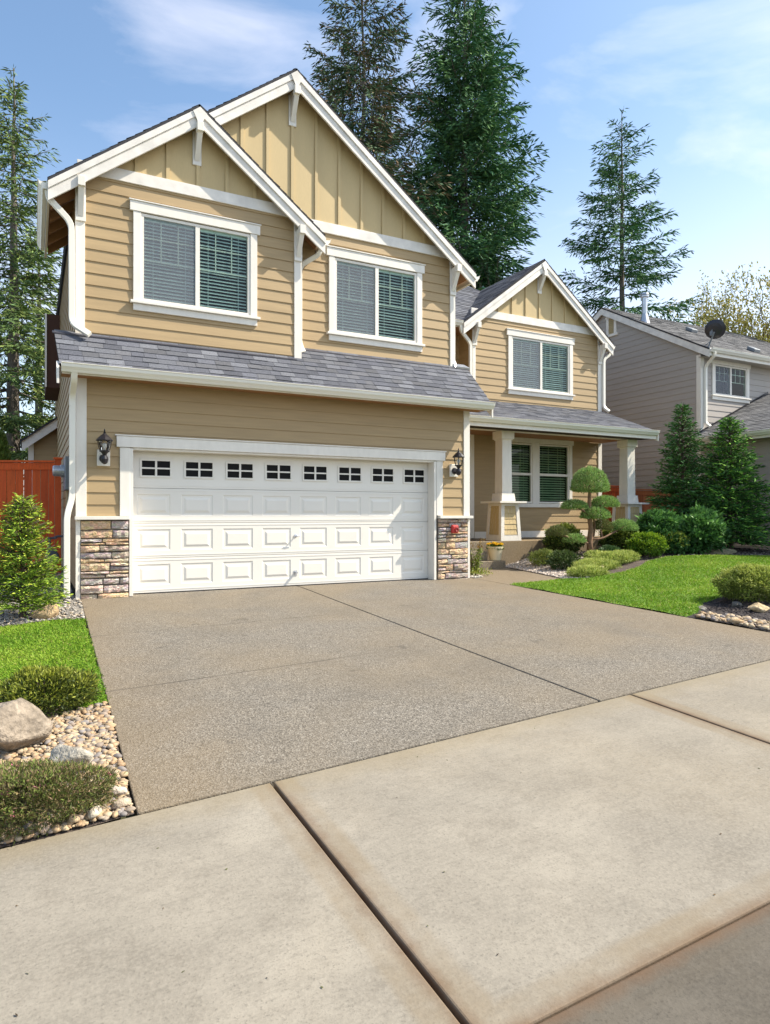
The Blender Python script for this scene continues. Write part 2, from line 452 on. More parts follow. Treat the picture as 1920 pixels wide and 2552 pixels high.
# window openings (x0,x1,z0,z1 of the glazed unit)
W1 = (.13, 1.72, 4.17, 5.42); W2 = (3.23, 4.82, 4.17, 5.42); W3 = (8.98, 10.82, 4.17, 5.42); W4 = (8.62, 10.80, 1.40, 2.86)
GB_SL = .767
def zB(x): return 8.24 - GB_SL * abs(x - 2.49)
def zA(x): return 7.09 - .774 * abs(x - .915)
def zC(x): return 7.36 - .775 * abs(x - 9.85)
# garage front wall (either side of and above the door) and left side wall
def f_garage(mb):
    siding(mb, (0, 0, 0), X, NF, [(-.70, 1.09), (5.61, 1.09), (5.61, 3.02), (-.70, 3.02)], 1.10, holes=[(-.10, 4.99, 0, 2.10)])
    mb.box(-.66, -.16, .004, .25, 0, 1.09); mb.box(5.06, 5.58, .004, .25, 0, 1.09)
    mb.face([(-.70, .012, 3.02), (5.61, .012, 3.02), (5.61, YB, 3.7), (-.70, YB, 3.7)])
wall('wall', f_garage)
def f_left(mb):
    siding(mb, (-.70, 0, 0), Yv, NL, [(0, .1), (10, .1), (10, 5.6), (.22, 5.6), (.22, 3.55), (0, 3.0)], 1.10, holes=[])
wall('wall', f_left)
def f_A(mb): siding(mb, (0, YA, 0), X, NF, [(-.70, 3.5), (2.53, 3.5), (2.53, 5.83), (-.70, 5.83)], 3.64, holes=[W1])
wall('wall', f_A)
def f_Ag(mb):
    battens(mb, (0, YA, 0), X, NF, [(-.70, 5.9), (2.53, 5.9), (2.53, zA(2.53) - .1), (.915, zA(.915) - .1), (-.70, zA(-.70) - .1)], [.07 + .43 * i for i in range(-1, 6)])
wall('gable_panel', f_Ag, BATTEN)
def f_B(mb): siding(mb, (0, YB, 0), X, NF, [(2.5, 3.7), (5.61, 3.7), (5.61, 5.83), (2.5, 5.83)], 3.66, holes=[W2])
wall('wall', f_B)
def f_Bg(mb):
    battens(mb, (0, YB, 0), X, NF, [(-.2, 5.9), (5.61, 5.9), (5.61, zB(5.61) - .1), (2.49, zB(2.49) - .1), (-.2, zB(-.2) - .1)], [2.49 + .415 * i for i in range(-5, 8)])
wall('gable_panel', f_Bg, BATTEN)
def f_C(mb): siding(mb, (0, YC, 0), X, NF, [(7.87, 3.6), (11.9, 3.6), (11.9, 5.78), (7.87, 5.78)], 3.70, holes=[W3])
wall('wall', f_C)
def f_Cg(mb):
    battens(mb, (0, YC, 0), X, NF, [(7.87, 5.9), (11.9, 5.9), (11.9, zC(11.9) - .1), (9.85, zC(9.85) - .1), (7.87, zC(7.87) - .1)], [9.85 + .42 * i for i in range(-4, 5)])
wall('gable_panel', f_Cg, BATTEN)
def f_porch(mb):
    siding(mb, (0, YC, 0), X, NF, [(5.61, .56), (11.9, .56), (11.9, 3.0), (5.61, 3.0)], .60, holes=[W4])
wall('wall', f_porch)
def f_recess(mb):
    siding(mb, (7.87, 0, 0), Yv, NL, [(YC, 3.6), (3.62, 3.6), (3.62, 5.75), (YC, 5.75)], 3.70)
wall('wall', f_recess)
def f_recess2(mb):
    siding(mb, (0, 3.62, 0), X, NF, [(5.5, 3.6), (7.87, 3.6), (7.87, 5.6), (5.5, 5.6)], 3.70)
wall('wall', f_recess2)
for q in ([(5.61, 0, 0), (5.61, 3.05, 0), (5.61, 3.05, 3.5), (5.61, 0, 3.02)],
          [(5.61, YB, 3.4), (5.61, 10, 3.4), (5.61, 10, 5.7), (5.61, YB, 5.7)],
          [(2.53, YA, 3.5), (2.53, YB, 3.5), (2.53, YB, 5.72), (2.53, YA, 5.72)],
          [(11.9, 3.05, 0), (11.9, 9.9, 0), (11.9, 9.9, 5.8), (11.9, 3.05, 5.8)],
          [(11.9, 9.9, 0), (-.7, 10, 0), (-.7, 10, 5.6), (11.9, 9.9, 5.6)],
          [(-.7, .02, 2.9), (5.61, .02, 2.9), (5.61, 3, 2.9), (-.7, 3, 2.9)]):   # faces turned from the street: right flank, back, returns between the bays
    wall('wall', lambda mb, q=q: mb.face(q))
def f_bump(mb):   # bay on the left flank, its shade put into the dark brown colour
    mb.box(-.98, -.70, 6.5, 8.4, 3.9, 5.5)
wall('wall', f_bump, mat('shaded_bay_brown', (.07, .028, .016), .8))
def f_rear(mb): siding(mb, (0, 8.5, 0), X, NF, [(-1.31, 0), (-.68, 0), (-.68, 3.35), (-1.31, 2.85)], .1)
wall('wall', f_rear)
mb = MB(); mb.box(-1.0, -.965, 6.47, 6.498, 3.9, 5.5); mb.build('corner_board', WHITE, H)
mb = MB(); mb.box(-1.33, -1.21, 8.46, 8.485, 0, 2.85); mb.build('corner_board', WHITE, H)
mb = MB(); mb.prism([(-1.46, 8.2, 2.63), (-.70, 8.2, 3.23), (-.70, 8.2, 3.46), (-1.46, 8.2, 2.86)], (0, .03, 0)); mb.build('rake_board', FASCIA, H)
mb = MB(); shingles(mb, (-1.5, 8.17, 2.87), (0, -1, 0), (.62, 0, .49), [(-2.5, 0), (0.02, 0), (0.02, 1.0), (-2.5, 1.0)], seed=4); mb.build('roof', SHINGLE, H)

# trim boards -------------------------------------------------------
def trim(name, boxes, m=WHITE, bevel=.004):
    mb = MB()
    for b in boxes: mb.box(*b)
    return mb.build(name, m, H, bevel=bevel)
# corner boards: front faces 26 mm proud of the siding
for b in ((-.722, -.59, -.026, .0), (5.505, 5.632, -.026, .0)): trim('corner_board', [(*b, 1.105, 2.96)])
trim('corner_board', [(-.722, -.60, YA - .027, YA, 3.6, 5.81)]); trim('corner_board', [(2.43, 2.552, YA - .027, YA, 3.6, 5.81)])
trim('corner_board', [(5.525, 5.635, YB - .027, YB, 3.8, 5.79)])
trim('corner_board', [(7.845, 7.925, YC - .027, YC, 3.74, 5.77)]); trim('corner_board', [(11.80, 11.925, YC - .027, YC, 3.78, 5.77)])
trim('corner_board', [(7.75, 7.88, YC - .03, YC, .57, 3.0)]); trim('corner_board', [(11.80, 11.925, YC - .03, YC, .57, 2.98)])
# lower strips beside the stone piers
trim('corner_board', [(-.722, -.665, -.03, .0, .0, 1.055)]); trim('corner_board', [(5.585, 5.632, -.03, .0, .0, 1.055)])
# belly bands under the gables
trim('band_board', [(-.70, 2.55, YA - .032, YA, 5.815, 5.985)], FASCIA)
trim('band_board', [(2.56, 5.61, YB - .032, YB, 5.80, 5.975)], FASCIA)
trim('band_board', [(7.80, 11.98, YC - .032, YC, 5.765, 5.945)], FASCIA)
trim('base_board', [(7.89, 11.79, YC - .03, YC, .565, .72)])
# stone cap ledges
trim('cap_ledge', [(-.735, -.055, -.105, 0, 1.058, 1.104)]); trim('cap_ledge', [(4.965, 5.655, -.105, 0, 1.058, 1.104)])
# garage door surround
trim('door_casing', [(-.172, -.04, -.034, 0, 1.108, 2.05), (-.05, .0, -.03, .18, 0, 2.045)])
trim('door_casing', [(4.935, 5.062, -.034, 0, 1.108, 2.05), (4.885, 4.932, -.03, .18, 0, 2.045)])
trim('head_board', [(-.215, 5.105, -.05, 0, 2.055, 2.205), (-.235, 5.125, -.062, 0, 2.207, 2.225)])
trim('door_casing', [(0.002, 4.883, -.02, .175, 2.025, 2.053)])

# stone piers -------------------------------------------------------
def pier(x0, x1, seed):
    rnd = random.Random(seed); mb = MB()
    mb.box(x0, x1, -.012, .003, -.05, 1.056, 0, (.06, .05, .042))
    pal = [(.60, .43, .27), (.62, .46, .30), (.52, .42, .34), (.56, .46, .40), (.48, .41, .37), (.62, .51, .38), (.44, .39, .36), (.54, .38, .24)]
    def stone(xa, xb, za, zb):
        c = rnd.choice(pal); f = rnd.uniform(.85, 1.15); c = tuple(k * f for k in c)
        d = rnd.uniform(.028, .062); g = .006; e = min(.014, (zb - za) * .3)
        nx = max(3, int((xb - xa) / .05)); top = []; bot = []
        tl = rnd.uniform(-.02, .012); bl = rnd.uniform(-.010, .016); g = rnd.uniform(.004, .010)
        rows = []
        for (zz, dep, k) in ((0, 0, 0), (.045, .78, 1), (.34, .98, 2), (.70, 1.0, 2), (.95, .86, 1), (1, 0, 0)):
            row = []
            for i in range(nx + 1):
                t = i / nx; x = xa + g + (xb - xa - 2 * g) * t
                zlo = za + g + bl * (t - .5) + rnd.uniform(-.003, .003); zhi = zb - g + tl * (t - .5) + rnd.uniform(-.003, .003)
                edge = .72 if i in (0, nx) else 1
                y = -.012 - d * dep * edge * rnd.uniform(.68, 1.12) if dep else -.008
                row.append((x, y, zlo + (zhi - zlo) * zz))
            rows.append(row)
        for r in range(5):
            for i in range(nx):
                cc = tuple(k * rnd.uniform(.9, 1.1) for k in c)
                mb.face([rows[r][i], rows[r][i + 1], rows[r + 1][i + 1], rows[r + 1][i]], 1, cc)
        for i in (0, nx):
            q = [rows[r][i] for r in range(6)]; mb.face(q if i == 0 else q[::-1], 1, c)
    z = -.03
    while z < 1.04:
        h = rnd.choice((.04, .055, .075, .09, .10, .115)); 
        if z + h > 1.0: h = 1.05 - z
        x = x0
        while x < x1 - .02:
            w = rnd.uniform(.14, .42)
            if x1 - x - w < .11: w = x1 - x
            if h > .095 and rnd.random() < .35 and w < .26:
                s = rnd.uniform(.4, .6) * h; stone(x, x + w, z, z + s); stone(x, x + w, z + s, z + h)
            else: stone(x, x + w, z, z + h)
            x += w
        z += h
    return mb.build('stone_pier', [MORTAR, STONE], H)
pier(-.665, -.055, 12); pier(4.965, 5.583, 31)

# garage door -------------------------------------------------------
def panel_relief(mb, x0, x1, z0, z1, y):
    """recessed moulding ring with a raised bevelled field"""
    r = [(0, y), (.014, y + .008), (.042, y + .008), (.075, y - .003)]
    def ring(o, yy): return [(x0 + o, yy, z0 + o), (x1 - o, yy, z0 + o), (x1 - o, yy, z1 - o), (x0 + o, yy, z1 - o)]
    rs = [ring(*q) for q in r]
    for a, b in zip(rs[:-1], rs[1:]):
        for i in range(4): j = (i + 1) % 4; mb.face([a[i], a[j], b[j], b[i]])
    mb.face(rs[-1])
gd_y = .18
mb = MB(); zsec = [0.012, .505, 1.005, 1.505, 2.03]; xw = 4.885 / 8
for k in range(4):
    za, zb = zsec[k] + .003, zsec[k + 1] - .003
    if k < 3: hs = [(xw * i + .075, xw * (i + 1) - .075, za + .105, zb - .085) for i in range(8)]
    else: hs = [(xw * i + .135, xw * (i + 1) - .075, za + .17, zb - .125) for i in range(8)]
    xs = [0] + [q for h in hs for q in h[:2]] + [4.885]
    z0h, z1h = hs[0][2], hs[0][3]
    mb.face([(0, gd_y, za), (4.885, gd_y, za), (4.885, gd_y, z0h), (0, gd_y, z0h)])
    mb.face([(0, gd_y, z1h), (4.885, gd_y, z1h), (4.885, gd_y, zb), (0, gd_y, zb)])
    for i in range(0, len(xs), 2): mb.face([(xs[i], gd_y, z0h), (xs[i + 1], gd_y, z0h), (xs[i + 1], gd_y, z1h), (xs[i], gd_y, z1h)])
    mb.face([(0, gd_y, zb), (4.885, gd_y, zb), (4.885, gd_y + .03, zb + .001), (0, gd_y + .03, zb + .001)])
    mb.face([(0, gd_y + .03, za - .001), (4.885, gd_y + .03, za - .001), (4.885, gd_y, za), (0, gd_y, za)])
    # shallow ribs stamped along the section edges
    for zz in (za + .03, zb - .035):
        mb.prism([(0.0, gd_y, zz), (4.885, gd_y, zz), (4.885, gd_y - .004, zz + .004), (4.885, gd_y - .004, zz + .012), (4.885, gd_y, zz + .016), (0, gd_y, zz + .016)][:2] + [(4.885, gd_y, zz + .014), (0, gd_y, zz + .014)], (0, -.004, 0))
    if k < 3:
        for h in hs: panel_relief(mb, *h, gd_y)
mb.box(0, 4.885, gd_y + .031, gd_y + .05, 0, 2.05)
gdoor = mb.build('garage_door', DOORW, H)
mb = MB(); mb.box(.0, 4.885, gd_y - .006, gd_y + .03, .001, .0145); mb.build('weather_strip', BLACK, gdoor)
for i in range(8):
    x0, x1 = xw * i + .135, xw * (i + 1) - .075; z0, z1 = zsec[3] + .003 + .17, zsec[4] - .003 - .125
    mb = MB(); t = .022
    for b in ((x0 - .018, x1 + .018, z0 - .018, z0 + .006), (x0 - .018, x1 + .018, z1 - .006, z1 + .018), (x0 - .018, x0 + .006, z0 + .0065, z1 - .0065), (x1 - .006, x1 + .018, z0 + .0065, z1 - .0065)):
        mb.box(b[0], b[1], gd_y - .014, gd_y + .012, b[2], b[3])
    xm = (x0 + x1) / 2; zm = (z0 + z1) / 2
    mb.box(xm - .014, xm + .014, gd_y - .011, gd_y + .012, z0 + .007, z1 - .007); mb.box(x0 + .007, xm - .0145, gd_y - .011, gd_y + .012, zm - .011, zm + .011); mb.box(xm + .0145, x1 - .007, gd_y - .011, gd_y + .012, zm - .011, zm + .011)
    w = mb.build('door_window', DOORW, gdoor)
    w2 = MB(); w2.box(x0 - .004, x1 + .004, gd_y + .004, gd_y + .008, z0 - .004, z1 + .004); w2.build('pane', DOORGLASS, gdoor)
for (hz, kind) in ((.79, 0), (.215, 1)):
    mb = MB(); hx = 2.445
    if kind == 0:
        mb.lathe((hx, gd_y - .001, hz), [(.026, 0), (.026, -.008), (.010, -.012), (.009, -.055), (.02, -.06), (.016, -.07)], 12, 0, 'y'); mb.tube([(hx - .05, gd_y - .062, hz - .006), (hx, gd_y - .066, hz + .004), (hx + .055, gd_y - .062, hz)], .009, 8)
    else:
        mb.box(hx - .025, hx + .025, gd_y - .008, gd_y, hz - .05, hz + .03); mb.box(hx - .018, hx + .018, gd_y - .07, gd_y - .009, hz - .012, hz + .01)
    mb.build('handle', GALV, gdoor)

# windows -----------------------------------------------------------
def blind(mb, x0, x1, z0, z1, y, step=.05, tilt=.92):
    z = z1; rb = random.Random(int(x0 * 97 + z0 * 31)); tilt *= rb.uniform(.86, 1.06)
    while z > z0:
        t0 = tilt * rb.uniform(.9, 1.08); e = rb.uniform(-.0025, .0025); t1 = t0 * rb.uniform(.96, 1.04)
        mb.face([(x0, y - .018, z - .018 * t0 * 1.6 + e), (x1, y - .018, z - .018 * t1 * 1.6 - e), (x1, y + .018, z + .018 * t1 * .6 - e), (x0, y + .018, z + .018 * t0 * .6 + e)]); z -= step
    for k in (.18, .82):
        xx = x0 + (x1 - x0) * k; mb.box(xx - .003, xx + .003, y - .021, y - .0195, z0, z1)
def slider(x0, x1, z0, z1, Y, parent, front_trim=True):
    """horizontal sliding window: casing head, sides, sill, apron; screened left sash, gridded right sash"""
    zt, zb_ = z1, z0
    mb = MB()
    mb.box(x0 - .15, x1 + .15, Y - .046, Y, z1 + .012, z1 + .152); mb.box(x0 - .165, x1 + .165, Y - .06, Y, z1 + .154, z1 + .172)
    mb.box(x0 - .105, x0 + .0, Y - .036, Y, z0 - .008, z1 + .01); mb.box(x1 - .0, x1 + .105, Y - .036, Y, z0 - .008, z1 + .01)
    mb.box(x0 - .145, x1 + .145, Y - .075, Y, z0 - .048, z0 - .01); mb.box(x0 - .105, x1 + .105, Y - .04, Y, z0 - .145, z0 - .05)
    w = mb.build('window', WHITE, parent, bevel=.004)
    xm = (x0 + x1) / 2
    mb = MB(); t = .04
    for b in ((x0, x1, z1 - t, z1), (x0, x1, z0, z0 + t), (x0, x0 + t, z0 + t, z1 - t), (x1 - t, x1, z0 + t, z1 - t), (xm - .032, xm + .032, z0 + t, z1 - t)):
        mb.box(b[0] + .0005, b[1] - .0005, Y - .022, Y + .05, b[2] + .0005, b[3] - .0005)
    fr = mb.build('frame', WHITE, w)
    mb = MB(); h = z1 - z0
    for (a, b) in ((x0 + t, xm - .032), (xm + .032, x1 - t)):
        gz1 = z1 - t; gm = z1 - .26 * h; gl = z1 - .52 * h; s = .0075
        for f in (1 / 3, 2 / 3): xx = a + (b - a) * f; mb.box(xx - s, xx + s, Y + .012, Y + .02, gl, gz1)
        for zz in (gm, gl): mb.box(a, b, Y + .0125, Y + .0195, zz - s, zz + s)
    mb.build('grid', WHITE, w)
    for (a, b) in ((x0 + t, xm - .032), (xm + .032, x1 - t)):
        mb = MB(); mb.face([(a, Y + .008, z0 + t), (b, Y + .008, z0 + t), (b, Y + .008, z1 - t), (a, Y + .008, z1 - t)]); mb.build('pane', GLASS, w)
    mb = MB(); a, b = x0 + t, xm - .032; mb.face([(a, Y - .012, z0 + t), (b, Y - .012, z0 + t), (b, Y - .012, z1 - t), (a, Y - .012, z1 - t)]); mb.build('insect_screen', SCREENM, w)
    for (a, b) in ((x0 + t, xm - .032), (xm + .032, x1 - t)):
        mb = MB(); blind(mb, a + .005, b - .005, z0 + t, z1 - .06, Y + .052); mb.box(a, b, Y + .032, Y + .072, z1 - .075, z1 - .04); mb.build('blind', BLIND, w)
    mb = MB()
    q = [(x0, Y + .051, z0), (x1, Y + .051, z0), (x1, Y + .7, z0), (x0, Y + .7, z0)]; p = [(a, b, z1) for a, b, _ in q]
    mb.face([q[3], q[2], p[2], p[3]]); mb.face(q); mb.face(p[::-1]); mb.face([q[0], q[3], p[3], p[0]]); mb.face([q[2], q[1], p[1], p[2]])
    mb.build('room_recess', INTERIOR, w)
    return w
slider(*W1, YA, H); slider(*W2, YB, H); slider(*W3, YC, H)
def hung_pair(x0, x1, z0, z1, Y, parent):
    mb = MB()
    mb.box(x0 - .14, x1 + .14, Y - .046, Y, z1 + .012, z1 + .16); mb.box(x0 - .1, x0, Y - .036, Y, z0 - .008, z1 + .01); mb.box(x1, x1 + .1, Y - .036, Y, z0 - .008, z1 + .01)
    mb.box(x0 - .14, x1 + .14, Y - .07, Y, z0 - .10, z0 - .01); xm = (x0 + x1) / 2
    mb.box(xm - .10, xm + .10, Y - .036, Y + .0, z0 - .008, z1 + .01)
    w = mb.build('window', WHITE, parent, bevel=.004)
    for (a, b) in ((x0, xm - .1), (xm + .1, x1)):
        zm = z0 + (z1 - z0) * .485; t = .04; mb = MB()
        for q in ((a, b, z1 - t, z1), (a, b, z0, z0 + t), (a, a + t, z0 + t, z1 - t), (b - t, b, z0 + t, z1 - t), (a + t, b - t, zm - .03, zm + .03)):
            mb.box(q[0] + .0005, q[1] - .0005, Y - .018, Y + .05, q[2] + .0005, q[3] - .0005)
        mb.build('frame', WHITE, w)
        mb = MB(); s = .0065
        for f in (1 / 3, 2 / 3): xx = a + t + (b - a - 2 * t) * f; mb.box(xx - s, xx + s, Y + .012, Y + .02, zm + .03, z1 - t); zz = zm + .03 + (z1 - t - zm - .03) * f; mb.box(a + t, b - t, Y + .0125, Y + .0195, zz - s, zz + s)
        mb.build('grid', WHITE, w)
        mb = MB(); mb.face([(a, Y + .008, z0), (b, Y + .008, z0), (b, Y + .008, z1), (a, Y + .008, z1)]); mb.build('pane', GLASSD, w)
        mb = MB(); blind(mb, a + t, b - t, z0 + t, z1 - .05, Y + .08, .06, .9); mb.build('blind', BLIND, w)
    mb = MB(); q = [(x0, Y + .051, z0), (x1, Y + .051, z0), (x1, Y + .7, z0), (x0, Y + .7, z0)]; p = [(a, b, z1) for a, b, _ in q]
    mb.face([q[3], q[2], p[2], p[3]]); mb.face(q); mb.face(p[::-1]); mb.face([q[0], q[3], p[3], p[0]]); mb.face([q[2], q[1], p[1], p[2]])
    mb.build('room_recess', INTERIOR, w)
hung_pair(*W4, YC, H)

# roofs -------------------------------------------------------------
def gable_slope(mb, xr, zr, xe, ze, y0, y1, seed, clipz=None):
    """one roof slope from ridge (xr,zr) to eave (xe,ze) between y0 (front) and y1"""
    d = Vector((xr - xe, 0, zr - ze)); L = d.length; v = d / L
    if xe > xr: u = Vector((0, 1, 0)); O = (xe, y0, ze); poly = [(0, 0), (y1 - y0, 0), (y1 - y0, L), (0, L)]
    else: u = Vector((0, -1, 0)); O = (xe, y0, ze); poly = [(-(y1 - y0), 0), (0, 0), (0, L), (-(y1 - y0), L)]
    shingles(mb, O, u, v, poly, seed=seed)
def soffit(mb, pts, mi=0): mb.face(pts, mi)
RA, RB, RC = .02, .26, 2.85
mb = MB()
gable_slope(mb, .915, 7.10, -1.06, 7.10 - .774 * 1.975, RA, 2.45, 11); gable_slope(mb, .915, 7.10, -.75, 7.10 - .774 * 1.665, 2.45, 10.2, 12)
gable_slope(mb, .915, 7.10, 2.89, 7.10 - .774 * 1.975, RA, YB - .004, 13)
mb.build('roof', SHINGLE, H)
mb = MB()
gable_slope(mb, 2.49, 8.25, .90, 8.25 - GB_SL * 1.59, RB, 10.2, 14); gable_slope(mb, 2.49, 8.25, 5.97, 8.25 - GB_SL * 3.48, RB, 10.2, 15)
mb.build('roof', SHINGLE, H)
mb = MB()
gable_slope(mb, 9.85, 7.375, 7.47, 7.375 - .775 * 2.38, RC, 5.49, 16); gable_slope(mb, 9.85, 7.375, 12.17, 7.375 - .775 * 2.32, RC, 8.5, 17)
mb.build('roof', SHINGLE, H)
# wing roof behind the right gable
mb = MB(); v = Vector((0, 1, .72)); L = v.length; v.normalize()
shingles(mb, (5.64, 2.95, 5.55), X, v, [(0, 0), (1.95, 0), (4.17, 2.44 * L), (3.62, 3.0 * L), (3.0, 3.5 * L), (0, 5.4 * L)], seed=18)
mb.build('roof', SHINGLE, H)
# skirt roof over the garage
mb = MB(); v = Vector((0, .60, .565)); v.normalize(); Ls = math.hypot(.60, .565)
OO = Vector((0, -.395, 3.045))
shingles(mb, OO, X, v, [(-.93, 0), (5.83, 0), (5.83, Ls * 1.43), (2.55, Ls * 1.43), (2.55, Ls * 1.035), (-.99, Ls * 1.035)][:0] or [(-.93, 0), (2.55, 0), (2.55, Ls * 1.025), (-.98, Ls * 1.025)], seed=21, expo=.125, tab=.25)
shingles(mb, OO, X, v, [(2.551, 0), (5.84, 0), (5.89, Ls * 1.43), (2.551, Ls * 1.43)], seed=22, expo=.125, tab=.25)
mb.build('roof', SHINGLE, H)
# porch roof
mb = MB(); v = Vector((0, 1.75, .70)); Lp = v.length; v.normalize()
shingles(mb, (0, 1.30, 3.11), X, v, [(5.63, 0), (11.95, 0), (11.98, Lp), (5.63, Lp)], seed=23, expo=.135, tab=.28)
mb.build('roof', SHINGLE, H)
# metal flashings where roofs die into walls
mb = MB()
mb.prism([(-1.0, YA - .002, 3.60), (2.45, YA - .002, 3.60), (2.45, YA - .09, 3.555), (-1.0, YA - .09, 3.555)][::-1], (0, -.002, .012))
mb.prism([(2.56, YB - .002, 3.84), (5.9, YB - .002, 3.84), (5.9, YB - .08, 3.785), (2.56, YB - .08, 3.785)][::-1], (0, -.002, .012))
mb.build('flashing', mat('dark_flashing', (.05, .05, .065), .5, noise=(8, .2)), H)
mb = MB(); mb.prism([(5.63, YB + .12, 3.90), (5.63, YB - .08, 3.80), (5.92, YB - .08, 3.80), (5.92, YB + .12, 3.90)], (0, -.01, .03)); mb.prism([(5.60, YB - .06, 3.80), (5.64, YB - .06, 3.80), (5.64, YB + .02, 4.0), (5.60, YB + .02, 4.0)], (0, -.01, .02)); mb.build('flashing', GALV, H)

# rake boards: wide fascia plus a thinner crown strip, plumb-cut tails
def rake(xp, zp, xe, ze, y, mi=0, dep=.30):
    mb = MB(); sgn = 1 if xe > xp else -1; sl = (zp - ze) / abs(xe - xp)
    t = .035
    def quad(o1, o2, y0, y1):
        pts = [(xp, y0, zp - o1), (xp, y0, zp - o2), (xe, y0, ze - o2), (xe, y0, ze - o1)]
        mb.prism(pts if sgn > 0 else pts[::-1], (0, y1 - y0, 0)) if y1 < y0 else mb.prism(pts[::-1] if sgn > 0 else pts, (0, y1 - y0, 0))
    quad(.058, dep, y + .002, y + t); quad(.046, .145, y - .02, y + .0015)
    return mb.build('rake_board', FASCIA, H, bevel=.003)
rake(.915, 7.09, -1.06, 5.57, RA); rake(.915, 7.09, 2.89, 5.57, RA)
rake(2.49, 8.24, .86, 7.0, RB); rake(2.49, 8.24, 5.965, 5.575, RB)
rake(9.85, 7.36, 7.47, 5.54, RC); rake(9.85, 7.36, 12.165, 5.56, RC)
# skirt roof gable-end boards and porch ones
def end_board(x, y0, z0, y1, z1, d=.23):
    mb = MB(); mb.prism([(x, y0, z0 - d), (x, y1, z1 - d), (x, y1, z1 - .03), (x, y0, z0 - .03)], (.03, 0, 0)); return mb.build('rake_board', FASCIA, H, bevel=.003)
end_board(5.835, -.40, 3.04, YB + .1, 3.87); end_board(-.965, -.44, 3.02, -.30, 3.13); end_board(11.945, 1.26, 3.10, 3.05, 3.80)
# soffits and exposed rafters
mb = MB()
for (xp, zp, xe, ze, y0, y1) in ((.915, 7.0, -1.04, 5.49, RA + .04, 2.4), (.915, 7.0, 2.86, 5.49, RA + .04, YB - .01), (2.49, 8.15, 5.94, 5.50, RB + .04, 10), (2.49, 8.15, .9, 6.93, RB + .04, 10), (9.85, 7.27, 7.5, 5.45, RC + .04, 5.3), (9.85, 7.27, 12.14, 5.47, RC + .04, 8)):
    p = [(xp, y0, zp), (xp, y1, zp), (xe, y1, ze), (xe, y0, ze)]
    mb.face(p)
for k in range(5):
    y = .35 + k * .45; mb.prism([(-1.02, y, 5.30), (-.70, y, 5.545), (-.70, y, 5.68), (-1.02, y, 5.43)], (0, .05, 0))
mb.face([(-.9, -.36, 2.955), (5.82, -.36, 2.955), (5.82, 0, 2.955), (-.9, 0, 2.955)])
mb.face([(5.65, 2.97, 5.44), (7.9, 2.97, 5.44), (7.9, 3.62, 5.44), (5.65, 3.62, 5.44)])
mb.build('soffit', SOFFIT, H)
# porch ceiling and beam
mb = MB(); mb.box(5.64, 11.93, 1.36, 3.03, 2.985, 3.01); mb.build('porch_ceiling', SOFFIT, H)
mb = MB(); mb.box(5.64, 11.80, 1.72, 2.02, 2.945, 2.983); mb.build('beam', WHITE, H)
mb = MB(); mb.box(5.64, 11.86, 1.38, 1.70, 2.93, 2.984); mb.build('beam', DARKBROWN, H)

# gutters: K-profile swept along the eave
def gutter(p0, p1, out, fascia=.2, size=.11):
    p0 = Vector(p0); p1 = Vector(p1); out = Vector(out); mb = MB(); s = size
    prof = [(0, -.0), (0, -s), (.45 * s, -s), (.6 * s, -.75 * s), (.85 * s, -.45 * s), (.9 * s, -.12 * s), (1.0 * s, -.06 * s), (1.0 * s, 0), (.93 * s, 0), (.86 * s, -.15 * s), (.1 * s, -.3 * s)]
    pts = [p0 + out * a + Zv * b for a, b in prof]; d = p1 - p0
    n = (pts[1] - pts[0]).cross(pts[2] - pts[1])
    mb.prism(pts if n.dot(d) > 0 else pts[::-1], d)
    return mb.build('gutter', GUTTERW, H, bevel=0)
gutter((-.91, -.40, 3.055), (5.835, -.40, 3.055), (0, -1, 0)); mb = MB(); mb.box(-.90, 5.80, -.397, -.36, 2.93, 3.03); mb.build('fascia_board', WHITE, H)
gutter((5.64, 1.29, 3.115), (11.93, 1.29, 3.115), (0, -1, 0)); mb = MB(); mb.box(5.64, 11.93, 1.295, 1.335, 2.92, 3.09); mb.build('fascia_board', WHITE, H)
gutter((5.66, 2.94, 5.545), (7.46, 2.94, 5.545), (0, -1, 0)); mb = MB(); mb.box(5.66, 7.5, 2.945, 2.98, 5.42, 5.52); mb.build('fascia_board', WHITE, H)
gutter((-1.07, .06, 5.545), (-1.07, 2.42, 5.545), (-1, 0, 0)); mb = MB(); mb.box(-1.066, -1.035, .06, 2.45, 5.33, 5.53); mb.build('fascia_board', WHITE, H)
gutter((2.895, .06, 5.54), (2.895, YB - .01, 5.54), (1, 0, 0)); gutter((5.98, .3, 5.54), (5.98, 8, 5.54), (1, 0, 0)); gutter((12.18, 2.9, 5.54), (12.18, 8, 5.54), (1, 0, 0))

def bez(p, n=5):
    out = []; P = [Vector(q) for q in p]
    out.append(P[0])
    for i in range(1, len(P) - 1):
        a, b, c = P[i - 1], P[i], P[i + 1]; r = min(.10, (b - a).length * .45, (c - b).length * .45)
        s = b + (a - b).normalized() * r; e = b + (c - b).normalized() * r
        for k in range(n + 1): t = k / n; out.append(s * (1 - t) ** 2 + b * 2 * t * (1 - t) + e * t * t)
    out.append(P[-1]); return out
def downspout(pts, sq=(.038, .03)):
    mb = MB(); mb.tube(bez(pts), 0, sq=sq); return mb.build('downspout', GUTTERW, H, bevel=.006)
downspout([(-1.06, .12, 5.44), (-1.04, .13, 5.34), (-.77, .15, 5.08), (-.765, .15, 3.72), (-.55, .02, 3.56)])
downspout([(2.90, .24, 5.44), (2.86, .25, 5.33), (2.60, .41, 5.16), (2.60, .41, 3.88), (2.64, .34, 3.74)])
downspout([(7.42, 2.9, 5.44), (7.45, 2.92, 5.32), (7.76, 3.0, 5.10), (7.76, 3.0, 3.86), (7.76, 2.9, 3.8)])
